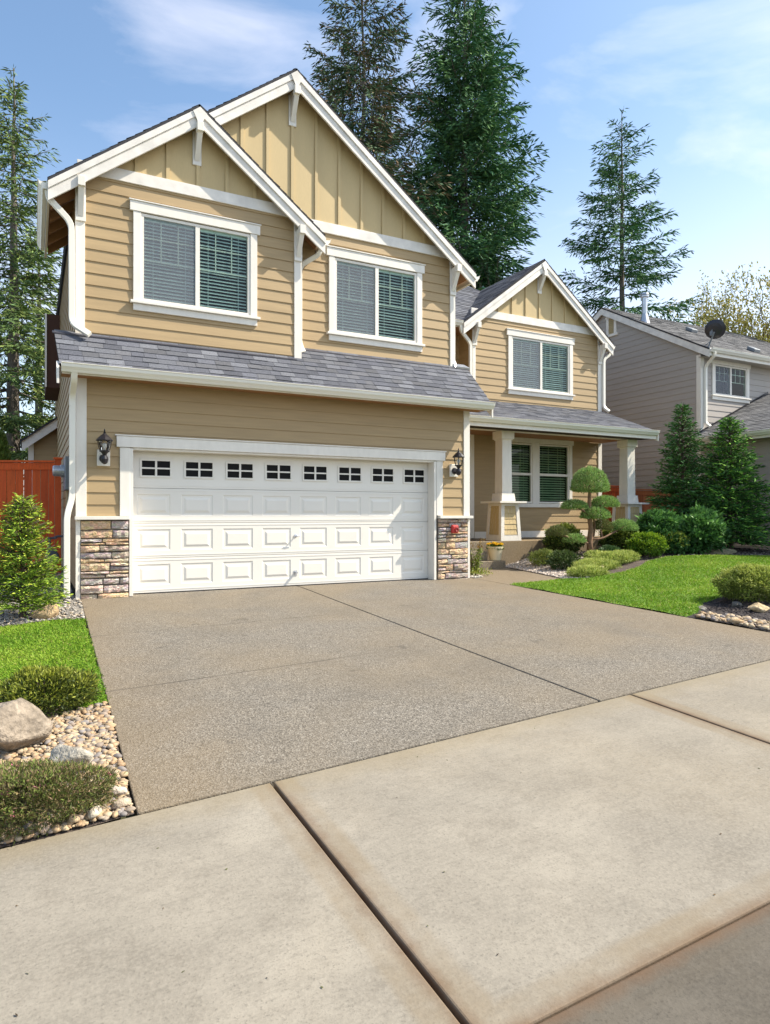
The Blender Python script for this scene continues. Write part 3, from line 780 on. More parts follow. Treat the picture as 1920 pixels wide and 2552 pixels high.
downspout([(12.22, 3.0, 5.44), (12.18, 3.0, 5.32), (11.97, 3.0, 5.18), (11.97, 3.0, 3.92), (12.04, 2.88, 3.80)])
downspout([(-.76, -.42, 2.96), (-.76, -.36, 2.86), (-.765, -.06, 2.72), (-.765, -.04, 1.35), (-.83, -.06, 1.12), (-.83, -.06, .03)])

# knee brackets
def bracket(x, yw, yr, zt, h=.40, w=.075):
    mb = MB(); d = yw - yr
    mb.box(x - w * .85, x + w * .85, yw - .026, yw - .001 if False else yw - .0005, zt - h - .06, zt - .02)
    prof = [(yw - .027, zt), (yr + .01, zt), (yr + .01, zt - .10)]
    n = 6; c0 = Vector((yr + .05, zt - .13)); c1 = Vector((yw - .03, zt - h))
    for k in range(n + 1):
        t = k / n; a = Vector((yr + .03, zt - .115)); b = Vector((yr + .03 + d * .35, zt - h * .62)); c = c1
        q = a * (1 - t) ** 2 + b * 2 * t * (1 - t) + c * t * t; prof.append((q.x, q.y))
    mb.prism([(x - w / 2, y, z) for y, z in prof], (w, 0, 0))
    mb.box(x - w * .62, x + w * .62, yr - .012, yr + .09, zt - .11, zt + .02)
    return mb.build('bracket', WHITE, H, bevel=.004)
bracket(.915, YA, RA - .05, 6.80, .45); bracket(2.49, YB, RB - .05, 7.93, .45); bracket(9.85, YC, RC - .05, 7.06, .42)
bracket(-.655, YA - .027, RA - .02, 5.66, .46); bracket(2.49, YA - .027, RA - .04, 5.62, .42); bracket(5.575, YB - .027, RB - .04, 5.62, .42)
bracket(7.885, YC - .027, RC - .04, 5.55, .42); bracket(11.86, YC - .027, RC - .04, 5.52, .42)
for (x, y, z) in ((.915, RA, 7.055), (2.49, RB, 8.205), (9.85, RC, 7.325)):
    mb = MB(); mb.prism([(x - .10, y - .021, z - .09), (x, y - .021, z - .30), (x + .10, y - .021, z - .09), (x, y - .021, z - .01)], (0, -.012, 0)); mb.build('rake_board', FASCIA, H)

# porch floor, steps, columns ---------------------------------------
mb = MB(); mb.box(6.0, 11.95, 1.62, 3.04, -.1, .56); porch = mb.build('porch_floor', STEPM, H, bevel=.012)
mb = MB(); mb.box(5.98, 7.42, 1.25, 1.615, -.1, .175); mb.build('step', STEPM, H, bevel=.012)
mb = MB(); mb.box(5.97, 7.10, 1.44, 1.617, .178, .365); mb.build('step', STEPM, H, bevel=.012)
def column(cx, cy):
    def frus(mb, z0, z1, a0, a1, mi=0):
        q0 = [(cx - a0, cy - a0, z0), (cx + a0, cy - a0, z0), (cx + a0, cy + a0, z0), (cx - a0, cy + a0, z0)]
        q1 = [(cx - a1, cy - a1, z1), (cx + a1, cy - a1, z1), (cx + a1, cy + a1, z1), (cx - a1, cy + a1, z1)]
        b = len(mb.v); mb.v += q0 + q1
        fs = [(b + i, b + (i + 1) % 4, b + 4 + (i + 1) % 4, b + 4 + i) for i in range(4)] + [(b + 3, b + 2, b + 1, b), (b + 4, b + 5, b + 6, b + 7)]
        mb.f += fs; mb.m += [mi] * 6; mb.c += [None] * 6
    m0 = MB(); frus(m0, 1.412, 2.93, .135, .122); frus(m0, 2.765, 2.932, .168, .168); frus(m0, 2.745, 2.763, .14, .15); frus(m0, 1.414, 1.585, .185, .17)
    col = m0.build('porch_column', WHITE, H, bevel=.004)
    m1 = MB(); frus(m1, 1.372, 1.411, .355, .355); m1.build('cap_ledge', WHITE, col)
    # tapered pedestal with corner boards and shingled panels
    m2 = MB(); B0, B1 = .255, .215; z0, z1 = .562, 1.371
    frus(m2, z0, z1, B0, B1)
    ped = m2.build('pedestal', WHITE, col)
    for (u, n) in (((1, 0), (0, -1)), ((0, -1), (-1, 0)), ((0, 1), (1, 0))):
        m3 = MB(); u = Vector((u[0], u[1], 0)); n = Vector((n[0], n[1], 0)); c = Vector((cx, cy, 0)); zz = z0 + .13
        while zz < z1 - .09:
            ze = min(zz + .115, z1 - .06)
            def half(z): return B0 + (B1 - B0) * (z - z0) / (z1 - z0)
            a = -(half(zz) - .075)
            while a < half(zz) - .076:
                w = min(random.uniform(.06, .14), half(zz) - .075 - a)
                p = [c + u * (a + .002) + n * (half(zz) + .014) + Zv * zz, c + u * (a + w - .002) + n * (half(zz) + .014) + Zv * zz,
                     c + u * (a + w - .002) + n * (half(ze) + .003) + Zv * ze, c + u * (a + .002) + n * (half(ze) + .003) + Zv * ze]
                fl = u.cross(Zv).dot(n) < 0
                m3.face(p[::-1] if fl else p); lo = [p[0], p[0] - n * .013, p[1] - n * .013, p[1]]; m3.face(lo if fl else lo[::-1]); a += w
            zz += .115
        m3.build('shingle_panel', BATTEN, ped)
    m4 = MB()
    for (u, n) in (((1, 0), (0, -1)), ((0, -1), (-1, 0)), ((0, 1), (1, 0))):
        u = Vector((u[0], u[1], 0)); n = Vector((n[0], n[1], 0)); c = Vector((cx, cy, 0)); fl = u.cross(Zv).dot(n) < 0
        for sgn in (-1, 1):
            a0, a1 = sorted((sgn * (B0 + .018), sgn * (B0 - .065))); b0, b1 = sorted((sgn * (B1 + .018), sgn * (B1 - .065)))
            p = [c + u * a0 + n * (B0 + .001) + Zv * z0, c + u * a1 + n * (B0 + .001) + Zv * z0, c + u * b1 + n * (B1 + .001) + Zv * z1, c + u * b0 + n * (B1 + .001) + Zv * z1]
            m4.prism(p[::-1] if fl else p, n * .018)
        for (za, zb2) in ((z0, z0 + .11), (z1 - .06, z1)):
            h0 = B0 + (B1 - B0) * (za - z0) / (z1 - z0); h1 = B0 + (B1 - B0) * (zb2 - z0) / (z1 - z0)
            p = [c - u * (h0 - .066) + n * (h0 + .001) + Zv * za, c + u * (h0 - .066) + n * (h0 + .001) + Zv * za, c + u * (h1 - .066) + n * (h1 + .001) + Zv * zb2, c - u * (h1 - .066) + n * (h1 + .001) + Zv * zb2]
            m4.prism(p[::-1] if fl else p, n * .017)
    m4.build('trim_board', WHITE, ped)
column(7.86, 1.90); column(11.62, 1.90)

# ================================================================== wall fixtures
def lantern(x, label):
    t = thing('wall_lantern', label, 'lantern', (x, -.03, 1.90), 'lanterns beside the garage door')
    mb = MB(); mb.box(x - .082, x + .082, -.055, -.012, 1.785, 2.005); mb.build('mounting_block', WHITE, t, bevel=.008)
    yl = -.185
    mb = MB(); mb.lathe((x, -.056, 1.885), [(.058, 0), (.056, -.02), (.045, -.032)], 16, 0, 'y'); mb.tube(bez([(x, -.07, 1.86), (x, -.14, 1.845), (x, yl, 1.90), (x, yl, 1.965)]), .02, 10)
    mb.lathe((x, yl, 1.80), [(.012, 0), (.038, .02), (.048, .07), (.036, .11), (.022, .125), (.05, .165), (.062, .18)], 12); mb.build('bracket_arm', BLACK, t, smooth=False)
    mb = MB(); n = 6; z0, z1 = 1.975, 2.115; r0, r1 = .055, .085
    for k in range(n):
        a = 2 * PI * k / n; mb.tube([(x + r0 * math.cos(a), yl + r0 * math.sin(a), z0), (x + (r0 + r1) * .55 * math.cos(a), yl + (r0 + r1) * .55 * math.sin(a), (z0 + z1) / 2), (x + r1 * math.cos(a), yl + r1 * math.sin(a), z1)], .0055, 5)
    mb.lathe((x, yl, 0), [(.062, 1.965), (.066, 1.98), (.05, 1.985)], 12)
    mb.lathe((x, yl, 0), [(.105, 2.11), (.108, 2.122), (.075, 2.16), (.045, 2.19), (.03, 2.198), (.022, 2.21), (.012, 2.215), (.018, 2.228), (.008, 2.24), (.010, 2.25), (.003, 2.275)], 12)
    mb.build('cage', BLACK, t)
    mb = MB(); mb.lathe((x, yl, 0), [(.05, 1.982), (.064, 2.04), (.078, 2.108)], 6); mb.build('lamp_glass', LAMPGLASS, t)
    mb = MB(); mb.lathe((x, yl, 0), [(.012, 1.985), (.014, 2.01), (.03, 2.045), (.026, 2.07), (.008, 2.085)], 10); mb.build('bulb', BULB, t, smooth=True)
lantern(-.38, 'black coach lantern on cream block above the left stone pier')
lantern(5.285, 'black coach lantern on cream block above the pier with red alarm bell')
t = thing('alarm_bell', 'red alarm horn box fixed to the right stone pier', 'alarm', (5.27, -.07, .87))
mb = MB(); mb.box(5.20, 5.335, -.125, -.055, .80, .945); mb.build('housing', REDBELL, t, bevel=.025)
mb = MB(); mb.lathe((5.285, -.126, .865), [(.04, 0), (.042, -.012), (.03, -.016), (.02, -.008)], 14, 0, 'y'); mb.build('grille', mat('dark_red', (.25, .012, .01), .5), t)
# electricity meter on the flank wall
t = thing('electric_meter', 'grey electricity meter box with glass dial on the left flank wall', 'meter', (-.72, 1.9, 1.5))
mb = MB(); mb.box(-.80, -.716, 1.25, 1.95, 1.50, 2.0); mb.build('meter_box', GREYMETAL, t, bevel=.01)
mb = MB(); mb.lathe((-.80, 1.65, 1.80), [(.10, 0), (.10, -.05), (.085, -.055), (.085, -.14), (.07, -.16), (.01, -.165)], 18, 0, 'x'); mb.build('dial', GALV, t, smooth=False)
mb = MB(); mb.tube([(-.745, 1.75, 1.5), (-.745, 1.75, .2)], .028, 8); mb.build('conduit', SIDING, t)
t = thing('gas_meter', 'dark grey gas meter with pipes standing before the red fence', 'meter', (-.93, 3.7, 0))
mb = MB(); mb.box(-1.0, -.84, 3.6, 3.8, .25, .50); mb.lathe((-.92, 3.59, .36), [(.11, 0), (.11, -.06), (.09, -.075)], 18, 0, 'y'); mb.build('meter_body', PIPEM, t, bevel=.015)
mb = MB(); mb.lathe((-.96, 3.7, .50), [(.02, 0), (.05, .01), (.03, .05), (.02, .08), (.028, .10), (.028, .13)], 12); mb.build('regulator', PIPEM, t)
mb = MB(); mb.tube(bez([(-.96, 3.7, .60), (-.96, 3.7, .70), (-.86, 3.7, .70), (-.84, 3.7, .73), (-.70, 3.7, .73)]), .02, 8); mb.tube([(-.97, 3.7, .25), (-.97, 3.7, -.05)], .02, 8)
for q in ((-.96, .69), (-.86, .71)): mb.lathe((q[0], 3.7, q[1] - .02), [(.03, 0), (.03, .045)], 8)
mb.build('pipe', PIPEM, t)

# ================================================================== fences
def fence(name, label, p0, p1, z0, z1a, z1b, boards, pal, post_end=True, seed=1):
    p0 = Vector((*p0, 0)); p1 = Vector((*p1, 0)); d = p1 - p0; Ln = d.length; u = d / Ln; n = Vector((u.y, -u.x, 0))
    t = thing(name, label, 'fence', (p0.x, p0.y, z0)); rnd = random.Random(seed)
    mb = MB(); a = 0
    while a < Ln - .01:
        w = min(boards, Ln - a); za = z1a + (z1b - z1a) * a / Ln - .06; c = rnd.choice(pal); f = rnd.uniform(.85, 1.15)
        q = [p0 + u * (a + .003) + Zv * z0, p0 + u * (a + w - .003) + Zv * z0, p0 + u * (a + w - .003) + Zv * za, p0 + u * (a + .003) + Zv * za]
        mb.prism(q, n * .02, 0, tuple(k * f for k in c)); a += w
    mb.build('boards', CEDAR, t)
    c = pal[0]
    def rail(za, zb, off, th, dz):
        q = [p0 + Zv * (za - dz) + n * off, p1 + Zv * (zb - dz) + n * off, p1 + Zv * zb + n * off, p0 + Zv * za + n * off]
        m = MB(); m.prism(q, n * th, 0, tuple(k * 1.05 for k in c)); return m
    rail(z1a - .045, z1b - .045, .021, .022, .13).build('top_rail', CEDAR, t)
    m = rail(z1a, z1b, -.05, .13, .035); m.build('cap_rail', CEDAR, t)
    for k in ((Ln,) if post_end else ()):
        m = MB(); q = p0 + u * (k + .06); m.box(q.x - .055, q.x + .055, q.y - .055, q.y + .055, z0, max(z1a, z1b) + .03, 0, tuple(x * .8 for x in c)); m.box(q.x - .08, q.x + .08, q.y - .08, q.y + .08, max(z1a, z1b) + .031, max(z1a, z1b) + .06, 0, c); m.build('post', CEDAR, t)
    return t
REDP = [(.82, .125, .014), (.76, .108, .013), (.86, .14, .018), (.70, .098, .012)]
fence('wooden_fence', 'red stained board fence left of the house beside the gas meter', (-6.0, 4.5), (-.86, 4.5), -.02, 2.0, 2.16, .14, REDP, True, 3)
fence('wooden_fence', 'orange red fence between the porch and the grey house', (11.92, 4.3), (14.30, 4.3), .1, 1.96, 1.96, .14, [(.60, .095, .016), (.56, .085, .014)], True, 5)
BRP = [(.36, .16, .085), (.30, .13, .07), (.40, .18, .10)]
fence('wooden_fence', 'unstained brown fence beside the grey house wall, mostly behind the firs', (14.36, 4.22), (14.36, 2.6), .1, 1.88, 1.80, .14, BRP, False, 6)

# ================================================================== NEIGHBOUR HOUSE
nb = thing('house', 'grey taupe house with satellite dish on its roof at the right', 'house', (14.97, 2.4, .2))
H = nb
XN, YN = 14.97, 2.40
NW = (15.53, 16.93, 4.46, 5.30)
def f(mb): siding(mb, (XN, 0, 0), Yv, NL, [(YN, .35), (9.4, .35), (9.4, 5.6), (5.9, 7.70), (YN, 5.68)], .4, expo=.172)
wall('wall', f, GREYS)
def f(mb): siding(mb, (0, YN, 0), X, NF, [(XN, .35), (22, .35), (22, 5.6), (XN, 5.6)], .4, expo=.172, holes=[NW])
wall('wall', f, GREYS)
def f(mb):
    siding(mb, (XN - .02, 0, 0), Yv, NL, [(-4.0, .35), (2.38, .35), (2.38, 3.05), (-4.0, 3.05)], .4, expo=.172)
wall('wall', f, GREYS)
for q in ([(XN - .02, -4, .3), (21, -4, .3), (21, -4, 3.1), (XN - .02, -4, 3.1)],
          [(22, YN, .3), (22, 9.4, .3), (22, 9.4, 5.6), (22, 5.9, 7.7), (22, YN, 5.6)], [(XN, 9.4, .3), (XN, 9.4, 5.6), (22, 9.4, 5.6), (22, 9.4, .3)]):
    wall('wall', lambda mb, q=q: mb.face(q), GREYS)
FOUND = mat('foundation', (.30, .29, .28), .9, noise=(6, .15))
mb = MB(); mb.box(XN + .01, 21.9, -3.97, 9.3, -.2, .349); mb.build('foundation', FOUND, H)
NPAL = [(.155, .154, .156), (.18, .178, .18), (.135, .134, .138), (.20, .197, .196)]
SLN = (7.74 - 5.60) / (5.9 - 2.05)
mb = MB(); v = Vector((0, 1, SLN)); Ln_ = v.length * (5.9 - 2.05); v.normalize()
shingles(mb, (0, 2.05, 5.60), X, v, [(XN - .14, 0), (22.3, 0), (22.3, Ln_), (XN - .14, Ln_)], seed=51, expo=.14, tab=.3, pal=NPAL)
v2 = Vector((0, -1, SLN)).normalized()
shingles(mb, (0, 9.75, 5.60), Vector((-1, 0, 0)), v2, [(-22.3, 0), (-(XN - .14), 0), (-(XN - .14), Ln_), (-22.3, Ln_)], seed=52, expo=.3, tab=.5, pal=NPAL)
mb.build('roof', SHINGLE, H)
# garage roof
mb = MB(); v = Vector((1, 0, .443)); lg = v.length * 3.3; v.normalize()
shingles(mb, (14.55, 2.40, 3.19), Vector((0, -1, 0)), v, [(0.01, 0), (6.8, 0), (6.8, lg), (0.01, lg)], seed=53, expo=.14, tab=.3, pal=NPAL)
mb.build('roof', SHINGLE, H)
mb = MB(); mb.prism([(14.60, 2.385, 3.21), (14.60, 2.385, 3.27), (17.9, 2.385, 4.73), (17.9, 2.385, 4.67)][::-1], (0, -.02, 0)); mb.build('flashing', BLACK, H)
gutter((14.56, -4.3, 3.18), (14.56, 2.38, 3.18), (-1, 0, 0)); mb = MB(); mb.box(14.565, 14.60, -4.3, 2.38, 3.0, 3.15); mb.build('fascia_board', WHITE, H)
mb = MB(); mb.face([(14.6, -4.3, 3.02), (14.97, -4.3, 3.02), (14.97, 2.38, 3.02), (14.6, 2.38, 3.02)]); mb.build('soffit', GREYS, H)
gutter((XN - .12, 2.03, 5.60), (22.3, 2.03, 5.60), (0, -1, 0)); mb = MB(); mb.box(XN - .12, 22.3, 2.035, 2.07, 5.40, 5.56); mb.build('fascia_board', WHITE, H)
mb = MB(); mb.face([(XN - .1, 2.07, 5.42), (22.3, 2.07, 5.42), (22.3, 2.40, 5.42), (XN - .1, 2.40, 5.42)]); mb.build('soffit', GREYS, H)
def nrake(y0, z0, y1, z1, d=.24):
    mb = MB(); q = [(XN - .13, y0, z0 - d), (XN - .13, y1, z1 - d), (XN - .13, y1, z1 - .04), (XN - .13, y0, z0 - .04)]
    mb.prism(q if y1 > y0 else q[::-1], (.035, 0, 0)); return mb.build('rake_board', FASCIA, H)
nrake(2.05, 5.60, 5.9, 7.74); nrake(9.75, 5.60, 5.9, 7.74)
mb = MB(); mb.box(XN - .03, XN - .001, YN - .03, YN + .11, .35, 5.5); mb.box(XN + .0, XN + .11, YN - .03, YN - .0, .35, 5.5); mb.build('corner_board', WHITE, H)
downspout([(15.0, 1.98, 5.5), (15.0, 2.0, 5.4), (15.09, 2.33, 5.18), (15.09, 2.33, 3.62), (15.13, 2.22, 3.52)])
w = slider(*NW, YN, H)
for ch in w.children:
    if ch.name.startswith('blind'): bpy.data.objects.remove(ch)
mb = MB()
mb.box(XN - .045, XN - .0, 5.36, 5.46, 6.82, 7.33); mb.box(XN - .045, XN - .0, 5.68, 5.78, 6.82, 7.33); mb.box(XN - .05, XN - .0, 5.33, 5.81, 7.331, 7.40); mb.box(XN - .055, XN - .0, 5.31, 5.83, 6.74, 6.819)
gv = mb.build('gable_vent', WHITE, H)
mb = MB()
for k in range(9): mb.prism([(XN - .042, 5.461, 6.83 + k * .055), (XN - .042, 5.679, 6.83 + k * .055), (XN - .02, 5.679, 6.88 + k * .055), (XN - .02, 5.461, 6.88 + k * .055)][::-1], (-.004, 0, -.004))
mb.build('louvre', BATTEN, gv)
def zroofN(y): return 5.60 + SLN * (y - 2.05)
mb = MB(); mb.lathe((15.28, 4.57, zroofN(4.57)), [(.17, -.1), (.085, .22), (.08, .25), (.08, .72), (.13, .74), (.13, .78), (.10, .79), (.13, .81), (.12, .86), (.03, .88)], 16); mb.build('flue', GALV, H, smooth=False)
for (x, y) in ((16.99, 4.26), (17.66, 2.67)):
    mb = MB(); z = zroofN(y); mb.prism([(x - .14, y - .12, z - .06), (x + .14, y - .12, z - .06), (x + .14, y + .12, z + .08), (x - .14, y + .12, z + .08)], (0, -.03, .10)); mb.build('roof_vent', GREYMETAL, H, bevel=.02)
# dish
t = thing('satellite_dish', 'round black satellite dish on the eave of the grey roof', 'dish', (14.95, 2.14, 5.66))
mb = MB(); c = Vector((15.06, 2.02, 6.12)); ax = Vector((.80, .42, .36)).normalized(); s = ax.cross(Zv).normalized(); w_ = s.cross(ax)
prev = None; n = 28
for (r, d) in ((0, -.07), (.10, -.062), (.18, -.042), (.255, -.0), (.262, .004), (.255, .012), (.18, -.03), (.1, -.05), (0.0, -.058)):
    ring = [c + (s * math.cos(2 * PI * j / n) + w_ * math.sin(2 * PI * j / n)) * max(r, .0005) + ax * d for j in range(n)]
    if prev:
        for j in range(n): k = (j + 1) % n; mb.face([prev[j], prev[k], ring[k], ring[j]])
    prev = ring
mb.build('reflector', mat('black_dish', (.028, .027, .035), .35), t, smooth=True)
mb = MB(); mb.tube(bez([(14.95, 2.14, 5.64), (14.98, 2.10, 5.80), c - ax * .14 - Zv * .05]), .02, 8); mb.box(c.x - .09, c.x - .01, c.y + .02, c.y + .10, c.z - .16, c.z + .02); mb.tube([(14.90, 2.22, 5.70), (14.98, 2.10, 5.80)], .012, 6); mb.tube([(15.02, 2.18, 5.68), (14.98, 2.10, 5.80)], .012, 6); mb.build('mast', GREYMETAL, t)
mb = MB(); e = c + ax * .36 - w_ * .05; mb.tube([c - ax * .05 - w_ * .25, c + ax * .16 - w_ * .24, e - w_ * .06], .011, 6); mb.tube([e - ax * .05, e + ax * .05], .03, 8); mb.build('feed_arm', GREYMETAL, t)
H = house

# ================================================================== FOLIAGE
class FB:
    """collects triangles/quads for foliage with numpy"""
    def __init__(s): s.V = []; s.F = []; s.C = []; s.n = 0
    def quads(s, V4, C):   # V4 (n,4,3)
        k = len(V4); s.V.append(V4.reshape(-1, 3)); s.F.append(np.arange(k * 4).reshape(k, 4) + s.n); s.C.append(C); s.n += k * 4
    def build(s, name, m, parent=None):
        o = new_obj(name, np.concatenate(s.V), np.concatenate(s.F), [m], parent); set_cols(o.data, np.concatenate(s.C).astype(np.float32)); return o
def diamonds(P, D, L, Wd, rng, up=None):
    """leaf diamonds at P along D with length L, width Wd, random roll"""
    n = len(P); D = D / (np.linalg.norm(D, axis=1, keepdims=True) + 1e-9)
    r = rng.normal(size=(n, 3)); 
    if up is not None: r = r * .35 + np.cross(D, np.asarray(up) + 0 * D)
    s = r - (r * D).sum(1, keepdims=True) * D; s /= np.linalg.norm(s, axis=1, keepdims=True) + 1e-9
    L = np.broadcast_to(L, (n,))[:, None]; Wd = np.broadcast_to(Wd, (n,))[:, None]
    a = P; b = P + D * L * .45 + s * Wd * .5; c = P + D * L; d = P + D * L * .45 - s * Wd * .5
    return np.stack([a, b, c, d], 1)
def pal_pick(pal, n, rng, jit=.2):
    p = np.array(pal)[rng.integers(0, len(pal), n)]; return p * (1 + jit * (rng.random((n, 1)) * 2 - 1))

def conifer(name, label, cat, base, height, trunk_r, z_low, rad, whorl=.55, per=6, droop=.25, twig=.5, leafL=.28, leafW=.09, pal=None, seed=1, group=None, lift=.15, gap=0.0, dens=1.0, lean=(0, 0), bark=BARK, tip_pal=None, fine=.34, jit=.24, hang=.18, lrange=(.62, 1.16)):
    rng = np.random.default_rng(seed); bx, by, bz = base
    t = thing(name, label, cat, base, group)
    mb = MB(); pts = []; rr = []
    for k in range(13):
        f = k / 12; pts.append((bx + lean[0] * f + rng.normal() * .004 * height * (0 < k < 12) * .3, by + lean[1] * f, bz - .1 + (height + .1) * f)); rr.append(max(.012, trunk_r * (1 - f) ** .85 + .006))
    mb.tube(pts, rr, 9); 
    fb = FB(); z = z_low
    while z < height * .985:
        f = z / height; Rr = rad(f) * height
        k = max(3, int(round(per * (.6 + .4 * min(1, Rr / (height * .1))))))
        a0 = rng.random() * 2 * PI
        for i in range(k):
            if rng.random() < gap: continue
            az = a0 + 2 * PI * i / k + rng.normal() * .25; Lb = Rr * rng.uniform(*lrange)
            if Lb < .05: continue
            zz = z + rng.normal() * whorl * .3
            slope0 = lift + .55 * (f - .45)          # steeper towards the top
            ns = max(4, int(Lb / (leafL * .55) * dens)); s = np.linspace(.0, 1, ns)
            hx = np.cos(az); hy = np.sin(az); cx = bx + lean[0] * f; cy = by + lean[1] * f
            curve = slope0 * s - droop * s * (1.25 - .55 * s) + .28 * droop * np.maximum(0, s - .6) * 2
            sp = np.stack([cx + hx * s * Lb, cy + hy * s * Lb, bz + zz + curve * Lb], 1)
            mb.tube([tuple(sp[j]) for j in (0, ns // 2, ns - 1)], [max(.008, trunk_r * .16 * (1 - f) + .006), max(.006, trunk_r * .08), .004], 4)
            # side twigs both sides
            tl = twig * Lb * np.clip(.30 + .75 * np.sin(PI * np.clip(s * .85 + .10, 0, 1)), .2, 1)
            for side in (-1, 1):
                keep = (s > .12) & (rng.random(ns) < .93); q = sp[keep]; l = tl[keep] * rng.uniform(.6, 1.15, keep.sum())
                n = len(q)
                if n == 0: continue
                fw = np.array([hx, hy, 0]); sd = np.array([-hy, hx, 0]) * side
                d = fw * rng.uniform(.55, 1.0, (n, 1)) + sd * rng.uniform(.5, 1.0, (n, 1)) + np.array([0, 0, 1]) * (rng.normal(size=(n, 1)) * .22 - droop * .55)
                d /= np.linalg.norm(d, axis=1, keepdims=True)
                m = np.maximum(1, (l / (leafL * fine)).astype(int))
                for kk in range(int(m.max())):
                    sel = m > kk
                    if not sel.any(): break
                    P = q[sel] + d[sel] * (l[sel] * (kk + rng.random(sel.sum()) * .5) / m[sel])[:, None] + rng.normal(size=(sel.sum(), 3)) * leafL * .10
                    dd = d[sel] + rng.normal(size=(sel.sum(), 3)) * jit + np.array([0, 0, -hang])
                    cc = pal_pick(pal, 1, rng, .2) * (1 + .22 * (rng.random((sel.sum(), 1)) * 2 - 1))
                    if tip_pal is not None:
                        tp = (kk + 1 >= m[sel]) & (rng.random(sel.sum()) < .8); cc = np.where(tp[:, None], pal_pick(tip_pal, sel.sum(), rng, .15), cc)
                    fb.quads(diamonds(P, dd, leafL * rng.uniform(.7, 1.2, sel.sum()), leafW * rng.uniform(.7, 1.2, sel.sum()), rng), cc)
            # leader spray
            P = sp[s > .25]; n = len(P); d = np.array([hx, hy, 0]) + rng.normal(size=(n, 3)) * .4
            fb.quads(diamonds(P, d, leafL * 1.1, leafW, rng), pal_pick(pal, n, rng))
        z += whorl * (1.15 - .65 * f) * rng.uniform(.75, 1.25)
    n = 26; zt = np.linspace(height * .93, height, n); P = np.stack([np.full(n, bx + lean[0]), np.full(n, by + lean[1]), bz + zt], 1)
    fb.quads(diamonds(P, rng.normal(size=(n, 3)) * .5 + np.array([0, 0, .5]), leafL * .8, leafW, rng), pal_pick(pal, n, rng))
    mb.build('trunk', bark, t, smooth=True)
    fb.build('crown', NEEDLE, t)
    return t

FIR = [(.065, .155, .068), (.10, .215, .08), (.052, .125, .062), (.14, .26, .085), (.075, .175, .09)]
FIRL = [(.12, .19, .06), (.17, .24, .07), (.08, .14, .055), (.21, .27, .08)]
CONE = [(.085, .14, .065), (.15, .115, .065), (.09, .15, .08), (.19, .13, .075), (.065, .125, .06), (.09, .13, .07), (.075, .13, .07)]
# far trees behind the houses
def prof(a, p=1.0, top=.0): return lambda f: a * max(0.004, (1 - f)) ** p
G_ = 'conifers behind the houses'
conifer('fir_tree', 'tall green fir with long bare lower trunk at the left edge, behind the red fence', 'tree', (-1.75, 12.9, 0), 14.4, .23, 3.2, lambda f: .165 * (1 - f) ** .62 + .006, .44, 7, .32, .42, .22, .044, FIRL, 101, G_, lift=.12, gap=.16, dens=1.25, fine=.28, lrange=(.5, 1.25))
conifer('fir_tree', 'thin-needled spruce full of brown cones right of the highest gable', 'tree', (10.05, 13.5, 0), 22.6, .22, 6.0, lambda f: .180 * (1 - f) ** .55 + .006, .62, 7, .42, .42, .26, .055, CONE, 102, G_, lift=.30, gap=.16, dens=1.3, fine=.28, lrange=(.4, 1.3))
conifer('fir_tree', 'tallest and densest dark green fir behind the roofs', 'tree', (14.72, 13.35, 0), 23.6, .33, 5.0, lambda f: .170 * (1 - f) ** .52 + .004, .54, 9, .26, .44, .32, .066, FIR, 103, G_, lift=.16, gap=.03, dens=1.5, fine=.28, lrange=(.45, 1.28))
conifer('fir_tree', 'lone open fir rising behind the grey house roof', 'tree', (19.75, 9.6, 0), 17.3, .19, 5.4, lambda f: .190 * (1 - f) ** .70 + .008, .52, 6, .22, .42, .26, .054, FIR, 104, G_, lift=.20, gap=.18, dens=1.4, fine=.28, lrange=(.4, 1.35))
conifer('fir_tree', 'shorter bushy fir in the gap between the left trunk and the tan wall', 'tree', (-1.05, 17.2, 0), 11.5, .20, 1.2, lambda f: .22 * (1 - f) ** .75 + .004, .55, 7, .25, .42, .28, .06, FIRL, 105, G_, lift=.1, gap=.22, dens=.9, lrange=(.5, 1.25))
conifer('fir_tree', 'dim fir half outside the left frame edge', 'tree', (-3.9, 18.5, 0), 10.5, .20, 1.6, lambda f: .22 * (1 - f) ** .75 + .004, .6, 7, .25, .42, .30, .065, FIR, 106, G_, lift=.1, gap=.28, dens=.9, lrange=(.5, 1.25))
# two plump garden firs
NF1 = [(.055, .145, .034), (.075, .18, .04), (.046, .12, .034)]
TIP = [(.19, .40, .06), (.25, .46, .07), (.15, .33, .055)]
TIPD = [(.10, .22, .06), (.135, .27, .065), (.11, .22, .10)]
conifer('garden_fir', 'dark plump garden fir, the one nearer the porch behind the hedge', 'tree', (12.62, 1.12, .22), 3.55, .06, .25, lambda f: .27 * (1 - f) ** .80 + .008, .10, 10, .10, .44, .115, .024, NF1, 111, 'plump garden firs', lift=.20, gap=0, dens=1.0, hang=-.10, fine=.40, lrange=(.66, 1.14), bark=BARKB, tip_pal=TIPD)
conifer('garden_fir', 'bright green plump garden fir with pale tips at the lawn edge', 'tree', (13.38, .42, .22), 3.20, .065, .30, lambda f: .335 * (1 - f) ** .74 + .010, .10, 10, .08, .44, .125, .027, NF1, 112, 'plump garden firs', lift=.22, gap=0, dens=1.0, hang=-.12, fine=.40, lrange=(.66, 1.14), bark=BARKB, tip_pal=TIP)
YEW = [(.14, .23, .025), (.19, .29, .03), (.10, .18, .025)]
YEWT = [(.36, .46, .045), (.30, .42, .04), (.44, .50, .07)]
